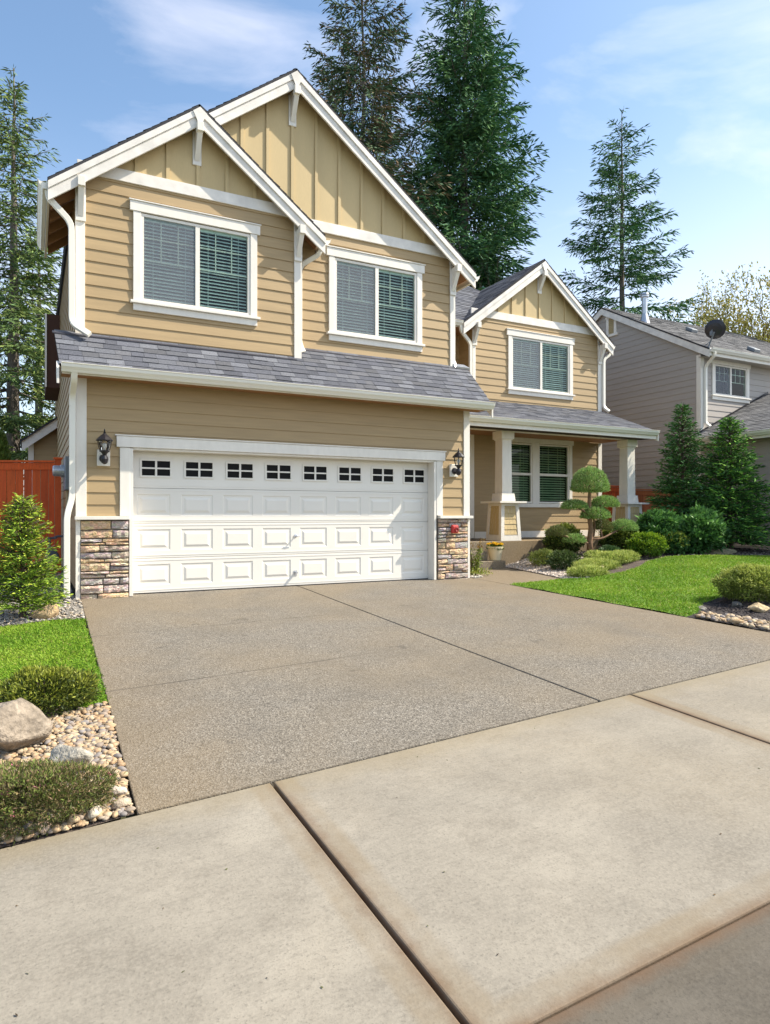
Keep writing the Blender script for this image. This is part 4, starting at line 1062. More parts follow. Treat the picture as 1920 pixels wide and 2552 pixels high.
conifer('young_conifer', 'young yellow green conifer shrub in gravel before the red fence', 'shrub', (-1.33, -.95, g1(-1.33, -.95)), 1.38, .035, .10, lambda f: .31 * (1 - f) ** .55 + .016, .055, 9, .02, .46, .058, .013, YEW, 113, None, lift=.42, gap=.10, dens=1.0, hang=-.1, fine=.42, bark=BARKB, tip_pal=YEWT)

def shrub(name, label, cat, c, r, n, leafL, leafW, pal, seed, top_pal=None, mode='ball', group=None, stems=True, parent=None, out=.8, mat_=None, lumpy=1.0):
    """volume of leaves on/inside an ellipsoid (r=(rx,ry,rz)), c = ground point (mode ball) ; hemisphere modes for topiary pads"""
    rng = np.random.default_rng(seed); c = np.array(c, float); r = np.array(r, float)
    own = parent is None
    t = thing(name, label, cat, tuple(c), group) if own else parent
    d = rng.normal(size=(n, 3)); d /= np.linalg.norm(d, axis=1, keepdims=True)
    if mode == 'ball': d[:, 2] = np.where(d[:, 2] < -.8, -d[:, 2], d[:, 2])
    if mode == 'pad': d[:, 2] = np.abs(d[:, 2]) * np.where(rng.random(n) < .12, -.25, 1)
    lump = 1 + lumpy * (.10 * np.sin(d[:, 0] * 5 + seed) * np.cos(d[:, 1] * 6 + seed * 2) + .08 * np.sin(d[:, 2] * 9 + d[:, 0] * 4 + seed) + .05 * np.sin(d[:, 0] * 13 + d[:, 2] * 11 + seed))
    if mode == 'pad': lump = 1 + .05 * np.sin(d[:, 0] * 5 + seed) * np.cos(d[:, 1] * 5)
    rad = lump * np.where(rng.random(n) < .62, rng.uniform(.86, 1.03, n), rng.uniform(.25, .9, n))
    if mode == 'ball': rad = np.where(rng.random(n) < .05, rad * rng.uniform(1.02, 1.2, n), rad)
    ctr = c + np.array([0, 0, r[2] * (.50 if mode == 'ball' else 0)])
    if mode == 'ball': rr = r * np.array([1, 1, .50]) 
    else: rr = r
    P = ctr + d * rad[:, None] * rr
    if mode == 'ball': P[:, 2] = np.maximum(P[:, 2], c[2] + .01)
    nrm = d / rr; nrm /= np.linalg.norm(nrm, axis=1, keepdims=True)
    D = nrm * out + rng.normal(size=(n, 3)) * .55 + np.array([0, 0, .35])
    C = pal_pick(pal, n, rng, .25)
    cl = np.sin(P[:, 0] * 14 + seed) * np.sin(P[:, 1] * 13) * np.sin(P[:, 2] * 15)   # clumps
    C = C * (1 + .25 * cl[:, None])
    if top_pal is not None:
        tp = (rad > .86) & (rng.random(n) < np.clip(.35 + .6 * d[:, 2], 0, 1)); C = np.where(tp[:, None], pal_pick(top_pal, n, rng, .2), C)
    fb = FB(); fb.quads(diamonds(P, D, leafL * rng.uniform(.65, 1.25, n), leafW * rng.uniform(.7, 1.2, n), rng), C)
    fb.build('foliage', mat_ or LEAF, t)
    if stems and own:
        mb = MB()
        for k in range(9):
            a = rng.random() * 2 * PI; q = rng.uniform(.3, .75)
            mb.tube([(c[0] + .03 * math.cos(a), c[1] + .03 * math.sin(a), c[2] - .03), (c[0] + r[0] * q * .5 * math.cos(a), c[1] + r[1] * q * .5 * math.sin(a), c[2] + r[2] * .4), (c[0] + r[0] * q * math.cos(a), c[1] + r[1] * q * math.sin(a), c[2] + r[2] * .85)], [.012, .009, .004], 5)
        mb.build('stems', BARKB, t)
    return t

# topiary cloud pine (trunk, limbs, pads) in the bed
PINE = [(.24, .40, .11), (.30, .46, .13), (.18, .32, .095), (.36, .50, .17)]
PINEB = [(.15, .20, .06), (.18, .19, .07)]
tx, ty = 9.08, .55; tz = g1(tx, ty)
top = thing('topiary_pine', 'cloud-pruned topiary pine with round pads before the porch', 'tree', (tx, ty, tz))
mb = MB()
mb.tube([(tx, ty, tz - .05), (tx - .03, ty, .55), (tx + .01, ty, .85), (tx - .05, ty, 1.15), (tx - .03, ty, 1.45), (tx - .02, ty, 1.75)], [.075, .058, .05, .045, .038, .026], 8)
limbs = [((tx - .02, ty, .60), (tx + .28, ty - .05, .62), (tx + .70, ty - .05, .78), (tx + 1.0, ty, .88)), ((tx, ty, .50), (tx + .20, ty + .1, .70), (tx + .22, ty + .1, .95), (tx + .10, ty + .05, 1.1)),
         ((tx - .04, ty, 1.12), (tx - .20, ty, 1.20), (tx - .42, ty, 1.30)), ((tx - .03, ty, 1.2), (tx + .2, ty, 1.28), (tx + .42, ty, 1.38)),
         ((tx - .02, ty, .52), (tx - .3, ty - .05, .58), (tx - .62, ty - .1, .60)), ((tx - .3, ty - .05, .58), (tx - .7, ty - .1, .66), (tx - 1.0, ty - .1, .76)),
         ((tx + .28, ty - .05, .62), (tx + .4, ty + .1, .75), (tx + .46, ty + .15, .88))]
for l in limbs: mb.tube(bez(l, 3), .021, 6)
mb.build('trunk', mat('pine_bark', (.20, .115, .065), .9, noise=(18, .3), bump=(40, .6, .01)), top, smooth=True)
pads = [((tx - .02, ty, 1.64), (.385, .37, .46), 9000, PINE), ((tx + .42, ty, 1.31), (.29, .27, .19), 3200, PINE), ((tx + .11, ty - .03, 1.06), (.30, .28, .21), 3600, PINE), ((tx + .96, ty, .80), (.29, .27, .20), 3200, PINE),
        ((tx - .45, ty, 1.26), (.26, .24, .15), 2600, PINE), ((tx - 1.0, ty - .1, .72), (.20, .19, .16), 1900, PINEB), ((tx - .55, ty - .1, .57), (.22, .21, .14), 1900, PINE), ((tx + .48, ty + .15, .82), (.22, .21, .18), 2000, PINEB)]
for k, (c, r, n, pl) in enumerate(pads):
    rng = np.random.default_rng(200 + k); d = rng.normal(size=(n, 3)); d /= np.linalg.norm(d, axis=1, keepdims=True)
    low = rng.random(n) < .22; d[:, 2] = np.where(low, -.12 * np.abs(d[:, 2]), np.abs(d[:, 2]))
    rad = np.where(rng.random(n) < .75, rng.uniform(.88, 1.0, n), rng.uniform(.4, .9, n)) * (1 + .04 * np.sin(7 * d[:, 0] + k) * np.sin(6 * d[:, 1]))
    P = np.array(c) + d * rad[:, None] * np.array(r); D = d * np.array([.8, .8, .6]) + np.array([0, 0, .45]) + rng.normal(size=(n, 3)) * .35
    fb = FB(); cc = pal_pick(pl, n, rng, .25); cc = np.where((rng.random(n) < .10)[:, None], pal_pick([(.14, .11, .05)], n, rng), cc)
    fb.quads(diamonds(P, D, .056 * rng.uniform(.7, 1.3, n), .012, rng), cc); fb.build('foliage_pad', LEAF, top)

BOX = [(.065, .105, .018), (.09, .13, .022), (.05, .085, .016)]
BOXT = [(.20, .26, .04), (.26, .31, .055), (.15, .21, .03)]
BALL = [(.07, .15, .012), (.10, .19, .015)]
BALLT = [(.26, .38, .02), (.32, .44, .03), (.20, .33, .02)]
LAUR = [(.045, .125, .028), (.062, .16, .034), (.036, .10, .026)]
LAURT = [(.12, .27, .06), (.16, .33, .075), (.09, .21, .055)]
gS = lambda x, y: (x, y, g1(x, y) - .01)
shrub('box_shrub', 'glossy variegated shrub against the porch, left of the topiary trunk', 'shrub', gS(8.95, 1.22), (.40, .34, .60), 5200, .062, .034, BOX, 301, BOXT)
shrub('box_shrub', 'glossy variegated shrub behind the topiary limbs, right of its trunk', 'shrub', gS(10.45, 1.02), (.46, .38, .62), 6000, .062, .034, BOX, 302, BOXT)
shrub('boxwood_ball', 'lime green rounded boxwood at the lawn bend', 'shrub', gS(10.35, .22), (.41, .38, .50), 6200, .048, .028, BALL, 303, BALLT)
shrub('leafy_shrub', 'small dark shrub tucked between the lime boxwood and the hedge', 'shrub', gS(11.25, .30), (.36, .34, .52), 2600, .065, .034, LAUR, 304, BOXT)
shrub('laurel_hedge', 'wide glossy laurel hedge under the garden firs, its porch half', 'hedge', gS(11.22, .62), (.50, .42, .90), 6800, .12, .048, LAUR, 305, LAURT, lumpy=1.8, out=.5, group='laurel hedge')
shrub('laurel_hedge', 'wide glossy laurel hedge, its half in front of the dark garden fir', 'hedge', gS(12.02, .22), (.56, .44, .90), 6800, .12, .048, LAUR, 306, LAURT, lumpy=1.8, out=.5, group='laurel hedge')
GCP = [(.27, .35, .06), (.34, .41, .08), (.21, .29, .05)]; GCT = [(.50, .56, .15), (.58, .60, .19), (.42, .50, .12)]
shrub('low_shrub', 'pale tipped little shrub in the gravel nearest the flower pot', 'shrub', gS(7.95, .70), (.28, .26, .30), 2600, .05, .016, GCP, 307, GCT)
shrub('low_shrub', 'dark green little shrub in the gravel below the topiary', 'shrub', gS(7.88, .05), (.32, .28, .34), 3200, .055, .02, [(.04, .075, .02), (.055, .095, .025)], 308, [(.08, .12, .03)])
shrub('low_shrub', 'tiny pale green shrub at the topiary foot', 'shrub', gS(8.75, .10), (.20, .2, .20), 1400, .05, .018, GCP, 309, GCT)
shrub('low_shrub', 'tiny dark shrub just right of the topiary foot', 'shrub', gS(9.42, .35), (.22, .2, .22), 1500, .05, .02, LAUR, 310, [(.08, .14, .05)])
for k, (x, y, rx, ry, h) in enumerate(((7.55, -.92, .40, .22, .17), (8.25, -.42, .50, .26, .20), (8.95, -.10, .46, .30, .22), (9.45, .0, .34, .24, .20))):
    lab = ('fluffy yellow green heather mound by the path corner and lawn', 'fluffy yellow green heather mound beside the flat tan rock', 'fluffy yellow green heather mound, the third along the lawn edge', 'fluffy yellow green heather mound nearest the lime boxwood')[k]
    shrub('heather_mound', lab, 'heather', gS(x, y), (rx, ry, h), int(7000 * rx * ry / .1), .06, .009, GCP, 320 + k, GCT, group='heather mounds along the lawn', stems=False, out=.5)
# right foreground rounded bush
BUSH = [(.15, .20, .03), (.19, .24, .04), (.11, .15, .026)]; BUSHT = [(.44, .50, .10), (.52, .56, .14), (.36, .43, .08)]
shrub('rounded_shrub', 'rounded shrub with pale new tips in dark mulch at the right edge', 'shrub', gS(7.24, -4.22), (.43, .40, .48), 17000, .036, .013, BUSH, 330, BUSHT)
# left foreground
HB = [(.075, .10, .016), (.10, .125, .018), (.05, .075, .014)]; HBT = [(.24, .27, .03), (.19, .23, .025), (.28, .30, .05)]
shrub('dwarf_shrub', 'dark green dwarf shrub beside the lawn behind the boulder', 'shrub', gS(-1.14, -4.27), (.34, .27, .31), 9500, .036, .011, HB, 340, HBT)
HE = [(.12, .145, .035), (.16, .165, .05), (.09, .115, .032), (.20, .145, .07)]; HET = [(.20, .25, .06), (.27, .22, .10), (.18, .24, .05), (.29, .20, .12)]
hea = shrub('heather_bush', 'brownish green heather with a few pink blooms beside the sidewalk', 'heather', gS(-1.25, -5.93), (.42, .21, .30), 20000, .028, .006, HE, 341, HET)
rng = np.random.default_rng(342); n = 80; d = rng.normal(size=(n, 3)); d /= np.linalg.norm(d, axis=1, keepdims=True); d[:, 2] = np.abs(d[:, 2])
cl = rng.normal(size=(12, 3)); cl /= np.linalg.norm(cl, axis=1, keepdims=True); cl[:, 2] = np.abs(cl[:, 2]); d = cl[rng.integers(0, 12, n)] + rng.normal(size=(n, 3)) * .035
P = np.array([-1.25, -5.93, g1(-1.25, -5.93) + .14]) + d * np.array([.42, .22, .17]); fb = FB(); fb.quads(diamonds(P, rng.normal(size=(n, 3)) + np.array([0, 0, .6]), .012, .008, rng), pal_pick([(.42, .10, .15), (.45, .16, .20)], n, rng)); fb.build('blooms', PETAL, hea)

# plant at garage corner
pl = thing('corner_plant', 'sparse twiggy plant with rusty top at the garage corner by the steps', 'shrub', (5.98, .35, 0))
mb = MB(); rng = np.random.default_rng(350); fb = FB()
for k in range(15):
    a = rng.random() * 2 * PI; h = rng.uniform(.35, .78); e = (5.98 + .20 * math.cos(a) * rng.random(), .35 + .16 * math.sin(a), h)
    pts = [(5.98 + .03 * math.cos(a), .35 + .03 * math.sin(a), -.02), ((5.98 + e[0]) / 2 + .02, (.35 + e[1]) / 2, h * .55), e]; mb.tube(pts, [.010, .007, .003], 5)
    m = 60; tt = rng.uniform(.25, 1, m)[:, None]; P = np.array(pts[0]) * (1 - tt) + np.array(e) * tt + rng.normal(size=(m, 3)) * .035
    hi = P[:, 2:3] > .5; C = np.where(hi, pal_pick([(.28, .17, .04), (.22, .16, .05)], m, rng), pal_pick([(.14, .22, .03), (.22, .29, .05), (.19, .2, .04)], m, rng)); fb.quads(diamonds(P, rng.normal(size=(m, 3)), .05, .017, rng), C)
m = 260; P = np.array([5.98, .22, .07]) + rng.normal(size=(m, 3)) * np.array([.12, .10, .035]); fb.quads(diamonds(P, rng.normal(size=(m, 3)) + np.array([0, 0, 1]), .045, .02, rng), pal_pick([(.3, .32, .05), (.2, .26, .04)], m, rng))
mb.build('stems', BARKB, pl); fb.build('foliage', LEAF, pl)
# flower pot
pt = thing('flower_pot', 'cream flower pot with yellow flowers on the lower porch step', 'flower pot', (7.26, 1.40, .176))
mb = MB(); mb.lathe((7.26, 1.40, .177), [(.105, 0), (.112, .01), (.155, .245), (.172, .25), (.174, .285), (.155, .287), (.145, .24)], 24); mb.build('pot', POTM, pt, smooth=False)
rng = np.random.default_rng(360); n = 700; d = rng.normal(size=(n, 3)); d /= np.linalg.norm(d, axis=1, keepdims=True); d[:, 2] = np.abs(d[:, 2]); P = np.array([7.26, 1.40, .42]) + d * np.array([.16, .16, .08]) * rng.uniform(.5, 1, (n, 1))
fb = FB(); fb.quads(diamonds(P, d + rng.normal(size=(n, 3)) * .5, .05, .025, rng), pal_pick([(.08, .15, .02), (.13, .2, .03)], n, rng)); fb.build('leaves', LEAF, pt)
fb = FB()
for k in range(11):
    fb = FB(); a = rng.random() * 2 * PI; q = rng.random() ** .5 * .15; c = np.array([7.26 + q * math.cos(a), 1.40 + q * math.sin(a), .50 + .03 * (1 - q / .15)]); m = 60
    d = rng.normal(size=(m, 3)); d[:, 2] = np.abs(d[:, 2]); d /= np.linalg.norm(d, axis=1, keepdims=True); fb.quads(diamonds(np.repeat(c[None], m, 0), d, .045, .022, rng), pal_pick([(.90, .60, .03), (.92, .70, .07), (.85, .50, .02)], m, rng, .1)); fb.build('flower', PETAL, pt)

# deciduous trees -----------------------------------------------------
def bare_tree(name, label, base, height, seed, spread=.5, levels=5, leaf=None, nleaf=0, r0=.16, lean=0):
    rng = np.random.default_rng(seed); t = thing(name, label, 'tree', base); mb = MB(); ends = []
    def grow(p, d, L, r, lev):
        k = 3; pts = [p]; q = p
        for i in range(k): d = (d + Vector(rng.normal(size=3)) * .13 + Vector((0, 0, .06))).normalized(); q = q + d * (L / k); pts.append(q)
        mb.tube([tuple(x) for x in pts], [r, r * .88, r * .76, r * .62], 5 if lev < 3 else 3)
        if lev >= 2: ends.extend([(x, d) for x in pts[1:]])
        if lev == levels: return
        nb_ = rng.integers(2, 4) if lev else 4
        for i in range(nb_):
            a = rng.random() * 2 * PI; s = Vector((math.cos(a), math.sin(a), 0)); nd = (d + s * spread * rng.uniform(.5, 1.2)).normalized()
            grow(pts[-1] if i else q, nd, L * rng.uniform(.62, .85), r * .58, lev + 1)
        if lev < 3:
            a = rng.random() * 2 * PI; grow(pts[2], (d * .6 + Vector((math.cos(a), math.sin(a), .2))).normalized(), L * .6, r * .4, lev + 1)
    grow(Vector(base), Vector((lean, 0, 1)).normalized(), height * .30, r0, 0)
    mb.build('trunk', BARKB, t)
    if leaf:
        E = np.array([tuple(e[0]) for e in ends]); D = np.array([tuple(e[1]) for e in ends]); idx = rng.integers(0, len(E), nleaf)
        P = E[idx] + rng.normal(size=(nleaf, 3)) * .16; fb = FB(); fb.quads(diamonds(P, D[idx] + rng.normal(size=(nleaf, 3)) * .6, .12 * rng.uniform(.6, 1.3, nleaf), .06, rng), pal_pick(leaf, nleaf, rng, .25)); fb.build('crown', LEAF, t)
    return t
YL = [(.36, .33, .07), (.44, .38, .09), (.28, .28, .06)]
bare_tree('budding_tree', 'tree with fresh yellow buds behind the grey roof at the right edge', (24.6, 7.3, .2), 10.0, 401, .50, 6, YL, 17000, .17)
bare_tree('budding_tree', 'slim nearly bare tree left of the yellow budding tree', (22.1, 8.9, .2), 8.2, 402, .42, 5, [(.30, .26, .10)], 260, .10)
bare_tree('bare_sapling', 'bare twigs poking above the small right gable', (13.9, 9.0, 0), 10.6, 403, .30, 5, None, 0, .09)
fb = FB(); rng = np.random.default_rng(410); n = 5200; h = rng.random(n); a = rng.random(n) * 2 * PI; rr = .42 * np.sin(np.clip(h, .02, 1) * PI * .92) ** .6 * rng.uniform(.5, 1.05, n)
P = np.stack([-2.12 + rr * np.cos(a), 9.7 + rr * np.sin(a), h * 3.15], 1); th = thing('thuja', 'pale green columnar thuja at the left edge behind the red fence', 'tree', (-2.12, 9.7, 0))
fb.quads(diamonds(P, np.stack([np.cos(a) * .5, np.sin(a) * .5, np.full(n, .9)], 1) + rng.normal(size=(n, 3)) * .25, .14, .05, rng), pal_pick([(.20, .27, .05), (.15, .22, .04), (.26, .32, .07)], n, rng)); fb.build('crown', LEAF, th)
mb = MB(); mb.tube([(-2.12, 9.7, -.1), (-2.12, 9.7, 2.9)], [.06, .01], 6); mb.build('trunk', BARKB, th)

# ================================================================== GROUND COVER
def pt_in(poly, x, y):
    ins = np.zeros(x.shape, bool); n = len(poly)
    for i in range(n):
        x0, y0 = poly[i]; x1, y1 = poly[(i + 1) % n]
        with np.errstate(divide='ignore', invalid='ignore'):
            c = ((y0 > y) != (y1 > y)) & (x < (x1 - x0) * (y - y0) / (y1 - y0 + 1e-12) + x0)
        ins ^= c
    return ins
def sheet(name, poly, lift, m, step=.12):
    """terrain-following sheet over a polygon (triangulated grid cells clipped to it)"""
    xs = [p[0] for p in poly]; ys = [p[1] for p in poly]; F = []; V = []
    import bmesh
    bm = bmesh.new(); vs = [bm.verts.new((p[0], p[1], 0)) for p in poly]; bm.faces.new(vs)
    for ax, lo, hi in ((0, min(xs), max(xs)), (1, min(ys), max(ys))):
        k = lo + step
        while k < hi:
            co = (k, 0, 0) if ax == 0 else (0, k, 0); no = (1, 0, 0) if ax == 0 else (0, 1, 0)
            bmesh.ops.bisect_plane(bm, geom=bm.verts[:] + bm.edges[:] + bm.faces[:], plane_co=co, plane_no=no); k += step
    for v in bm.verts: v.co.z = g1(v.co.x, v.co.y) + lift + .01 * math.sin(v.co.x * 7) * math.sin(v.co.y * 6)
    me = bpy.data.meshes.new(name); bm.normal_update(); bm.to_mesh(me); bm.free(); me.materials.append(m)
    for p in me.polygons: p.use_smooth = True
    if sum(p.normal.z for p in me.polygons) < 0: me.flip_normals()
    o = bpy.data.objects.new(name, me); COL.objects.link(o); OFF[o.name] = (0, 0, 0); return o
def grass(name, label, poly, n, hgt, seed, lift):
    rng = np.random.default_rng(seed); xs = [p[0] for p in poly]; ys = [p[1] for p in poly]
    x = rng.uniform(min(xs), max(xs), n * 2); y = rng.uniform(min(ys), max(ys), n * 2); k = pt_in(poly, x, y); x = x[k][:n] + rng.normal(size=min(n, k.sum())) * .012; y = y[k][:n] + rng.normal(size=len(x)) * .02; m = len(x)
    z = gz(x, y) + lift; P = np.stack([x, y, z], 1)
    D = np.stack([rng.normal(size=m) * .45, rng.normal(size=m) * .45, np.ones(m)], 1); D /= np.linalg.norm(D, axis=1, keepdims=True)
    a = rng.random(m) * PI; s = np.stack([np.cos(a), np.sin(a), np.zeros(m)], 1); h = hgt * rng.uniform(.6, 1.3, m)[:, None]; w = .0055 * rng.uniform(.7, 1.4, m)[:, None]
    V = np.stack([P - s * w, P + s * w, P + D * h * .6 + s * w * .7 + D[:, :] * 0, P + D * h + np.stack([D[:, 0], D[:, 1], -.4 * np.ones(m)], 1) * h * .35], 1)
    pat = np.sin(x * 2.1 + 1.3 * np.sin(y * 1.7)) * np.sin(y * 2.6 + np.sin(x * 1.1)) ; pat = pat + .7 * np.sin(x * 5.3 + y * 2.2 + 2 * np.sin(y * 1.9)) * np.sin(y * 4.7 - x * 1.3); f = (rng.random(m) * .8 + .1 + .30 * pat)
    pa = np.array([(.14, .27, .018), (.185, .33, .024), (.245, .385, .032), (.30, .42, .045)])
    C = np.where((rng.random(m) < .05)[:, None], np.array([(.38, .36, .10)]), pa[np.clip((f * 3.3).astype(int), 0, 3)]) * (1 + .2 * (rng.random((m, 1)) * 2 - 1))
    fb = FB(); fb.quads(V, C); o = fb.build(name, GRASSM); o['kind'] = 'stuff'; tag(o, label, 'grass'); return o
LEFTLAWN = [(-6.0, -1.35), (-2.4, -1.22), (-1.5, -1.34), (-1.0, -1.20), (-.70, -1.26), (-.715, -4.25), (-.83, -4.32), (-1.3, -4.05), (-2.2, -4.4), (-6.0, -4.6)]
LAWNR = [(5.70, -1.06), (5.95, -1.07), (6.94, -.95), (7.36, -1.16), (8.30, -1.05), (9.02, -.78), (9.80, -.33), (10.73, -.05), (11.62, -.40), (12.4, -1.05), (13.6, -2.1), (16, -3.6), (16, -6.05), (11.5, -6.05), (9.6, -5.0), (8.3, -4.1), (7.4, -3.72), (6.6, -3.95), (5.95, -4.38), (5.70, -4.42)]
structure(sheet('lawn_base', LEFTLAWN, -.012, LAWNSOIL, .2)); structure(sheet('lawn_base', LAWNR, .008, LAWNSOIL, .25))
grass('grass', 'short bright green lawn left of the driveway', [(-4.6, -1.30), (-2.4, -1.22), *LEFTLAWN[2:8], (-2.2, -4.4), (-4.6, -4.5)], 105000, .036, 501, -.014)
grass('grass', 'short bright green lawn right of the driveway', LAWNR, 150000, .036, 502, .006)
BEDR = [(6.96, -.98), (7.36, -1.2), (8.30, -1.1), (9.02, -.82), (9.80, -.37), (10.73, -.1), (11.62, -.45), (12.4, -1.1), (13.6, -2.15), (14.9, -3.2), (14.9, 2.35), (14.3, 4.25), (12.0, 4.25), (12.0, 1.6), (7.1, 1.6), (7.42, 1.25), (7.44, 1.0)]
structure(sheet('garden_bed', BEDR, .0, SOIL, .2))
BEDF = [(5.70, -4.40), (5.95, -4.36), (6.6, -3.93), (7.4, -3.70), (8.3, -4.08), (9.6, -4.98), (11.5, -6.04), (5.70, -6.07)]
MULCH = mat('dark_mulch', (.035, .027, .026), .95, noise=(20, .5), noise2=(70, .5), bump=(60, 1.0, .03))
structure(sheet('mulch_bed', BEDF, .006, MULCH, .2))
BEDL = [(-.715, -4.24), (-.83, -4.31), (-1.3, -4.04), (-2.2, -4.39), (-6, -4.59), (-6, -6.10), (-.75, -6.10)]
structure(sheet('garden_bed', BEDL, .0, SOIL, .2))
GRAVB = mat('gravel_base', (.22, .20, .175), .95, noise=(40, .5), bump=(60, .8, .02))
structure(sheet('gravel_bed', [(-6, -1.33), (-2.4, -1.21), (-1.5, -1.33), (-1.0, -1.19), (-.68, -1.24), (-.66, -.0), (-.71, 0), (-.71, 4.45), (-6, 4.45)], .0, GRAVB, .25))
structure(sheet('gravel_strip', [(5.70, -.12), (5.95, .02), (6.12, .55), (6.0, 1.2), (5.70, 1.6)], .006, GRAVB, .2))

# stones: low-poly rounded pebbles
def ico(sub):
    import bmesh
    bm = bmesh.new(); bmesh.ops.create_icosphere(bm, subdivisions=sub, radius=1); v = np.array([tuple(x.co) for x in bm.verts]); f = np.array([[q.index for q in p.verts] for p in bm.faces]); bm.free(); return v, f
ICO1 = ico(1); ICO2 = ico(2); ICO3 = ico(3)
def pebbles(name, label, poly, n, smin, smax, pal, seed, lift=.0, sub=1, flat=.62, avoid=(), cat='pebbles', layers=1):
    rng = np.random.default_rng(seed); v, f = ICO1 if sub == 1 else ICO2
    xs = [p[0] for p in poly]; ys = [p[1] for p in poly]; x = rng.uniform(min(xs), max(xs), n * 4); y = rng.uniform(min(ys), max(ys), n * 4); k = pt_in(poly, x, y)
    x = x[k][:n]; y = y[k][:n]; m = len(x); s = smin + (smax - smin) * rng.random(m) ** 2.2
    sc = np.stack([s * rng.uniform(.8, 1.35, m), s * rng.uniform(.7, 1.1, m), s * rng.uniform(flat * .8, flat * 1.15, m)], 1); a = rng.random(m) * 2 * PI
    wob = 1 + .14 * rng.normal(size=(m, len(v), 1)) * .6
    q = v[None] * wob * sc[:, None]; ca, sa = np.cos(a)[:, None], np.sin(a)[:, None]
    qx = q[:, :, 0] * ca - q[:, :, 1] * sa; qy = q[:, :, 0] * sa + q[:, :, 1] * ca
    ti = rng.normal(size=(m, 1)) * .25; qz = q[:, :, 2] + qx * ti * .4
    z = gz(x, y) + lift + sc[:, 2] * .35 + rng.random(m) * smax * .35 * layers
    V = np.stack([qx + x[:, None], qy + y[:, None], qz + z[:, None]], 2).reshape(-1, 3)
    F = (f[None] + (np.arange(m) * len(v))[:, None, None]).reshape(-1, 3); C = np.repeat(pal_pick(pal, m, rng, .16), len(f), 0)
    o = new_obj(name, V, F, [PEBBLE]); set_cols(o.data, C.astype(np.float32)); o.data.polygons.foreach_set('use_smooth', [True] * len(o.data.polygons))
    o['kind'] = 'stuff'; tag(o, label, cat); return o
PEB = [(.40, .29, .17), (.38, .265, .15), (.31, .25, .185), (.44, .34, .21), (.26, .205, .16), (.38, .25, .14), (.22, .195, .18), (.44, .345, .23)]
pebbles('pebbles', 'smooth tan river pebbles between the boulders and the driveway', [(-.725, -4.30), (-.86, -4.36), (-1.25, -4.5), (-1.5, -4.7), (-1.5, -6.09), (-.755, -6.09)], 3600, .008, .028, PEB, 601, .004, 2)
pebbles('pebbles', 'coarse river pebbles filling the bed left of the boulders', [(-1.48, -4.5), (-2.2, -4.42), (-3.8, -4.5), (-3.8, -6.09), (-1.48, -6.09)], 4200, .012, .032, PEB, 611, .004, 1)
GR = [(.36, .33, .28), (.29, .265, .235), (.42, .385, .33), (.22, .21, .195), (.38, .31, .22)]
pebbles('gravel', 'grey gravel strip between the left lawn and the house', [(-2.3, -1.2), (-1.5, -1.32), (-1.0, -1.18), (-.69, -1.23), (-.67, .0), (-.72, .02), (-.72, 4.3), (-2.3, 4.3)], 6500, .008, .028, GR, 602, .0, 1)
pebbles('gravel', 'pale gravel beside the path and the porch step', [(6.98, -.95), (7.4, -1.1), (7.9, -.75), (8.3, -.2), (8.75, .4), (8.6, 1.05), (8.2, 1.58), (7.45, 1.55), (7.45, 1.0)], 5200, .009, .030, [(.55, .47, .39), (.48, .40, .33), (.62, .55, .47), (.38, .32, .27)], 603, .0, 1)
pebbles('gravel', 'few white pebbles at the garage corner plant', [(5.70, -.10), (5.95, .03), (6.1, .5), (5.9, .6), (5.70, .3)], 130, .01, .026, [(.62, .58, .5), (.5, .46, .4)], 604, .004, 1)
pebbles('bark_chips', 'dark soil clods and chips around the topiary and hedge', [(8.4, -.4), (9.8, .0), (10.73, .05), (11.6, -.3), (13.5, -2.0), (14.6, -2.6), (14.6, 2.2), (8.6, 1.5)], 5200, .010, .030, [(.07, .055, .045), (.10, .075, .06), (.05, .042, .038), (.20, .17, .14)], 605, .0, 1, cat='bark chips')
pebbles('bark_chips', 'dark bark mulch around the right foreground shrub', [(5.95, -4.6), (6.3, -4.2), (7.4, -3.75), (8.3, -4.1), (9.6, -5), (11, -6), (6.1, -6.03)], 5000, .006, .022, [(.035, .028, .03), (.06, .045, .045), (.09, .065, .055), (.025, .02, .022)], 606, .004, 1, flat=.4, cat='bark chips')
pebbles('pebbles', 'small river pebbles edging the mulch along the driveway', [(5.73, -4.50), (6.05, -4.42), (6.16, -6.05), (5.73, -6.05)], 520, .014, .042, PEB, 607, .006, 2)

# leaf litter and grit blown over the paving
rng = np.random.default_rng(620); n = 150; x = np.concatenate([rng.uniform(-.6, 5.6, 110), rng.uniform(-1.6, 4.5, 40)]); y = np.concatenate([rng.uniform(-6.0, -.1, 110), rng.uniform(-8.1, -6.2, 40)])
P = np.stack([x, y, gz(x, y) + .007], 1); fb = FB(); fb.quads(diamonds(P, np.stack([rng.normal(size=n), rng.normal(size=n), rng.normal(size=n) * .15], 1), rng.uniform(.008, .022, n), rng.uniform(.004, .010, n), rng, up=(0, 0, 1)), pal_pick([(.06, .045, .03), (.14, .09, .04), (.09, .10, .03)], n, rng, .3))
o = fb.build('leaf_litter', LEAF); o['kind'] = 'stuff'; tag(o, 'scattered brown leaf bits and grit on the driveway and sidewalk', 'leaf litter')
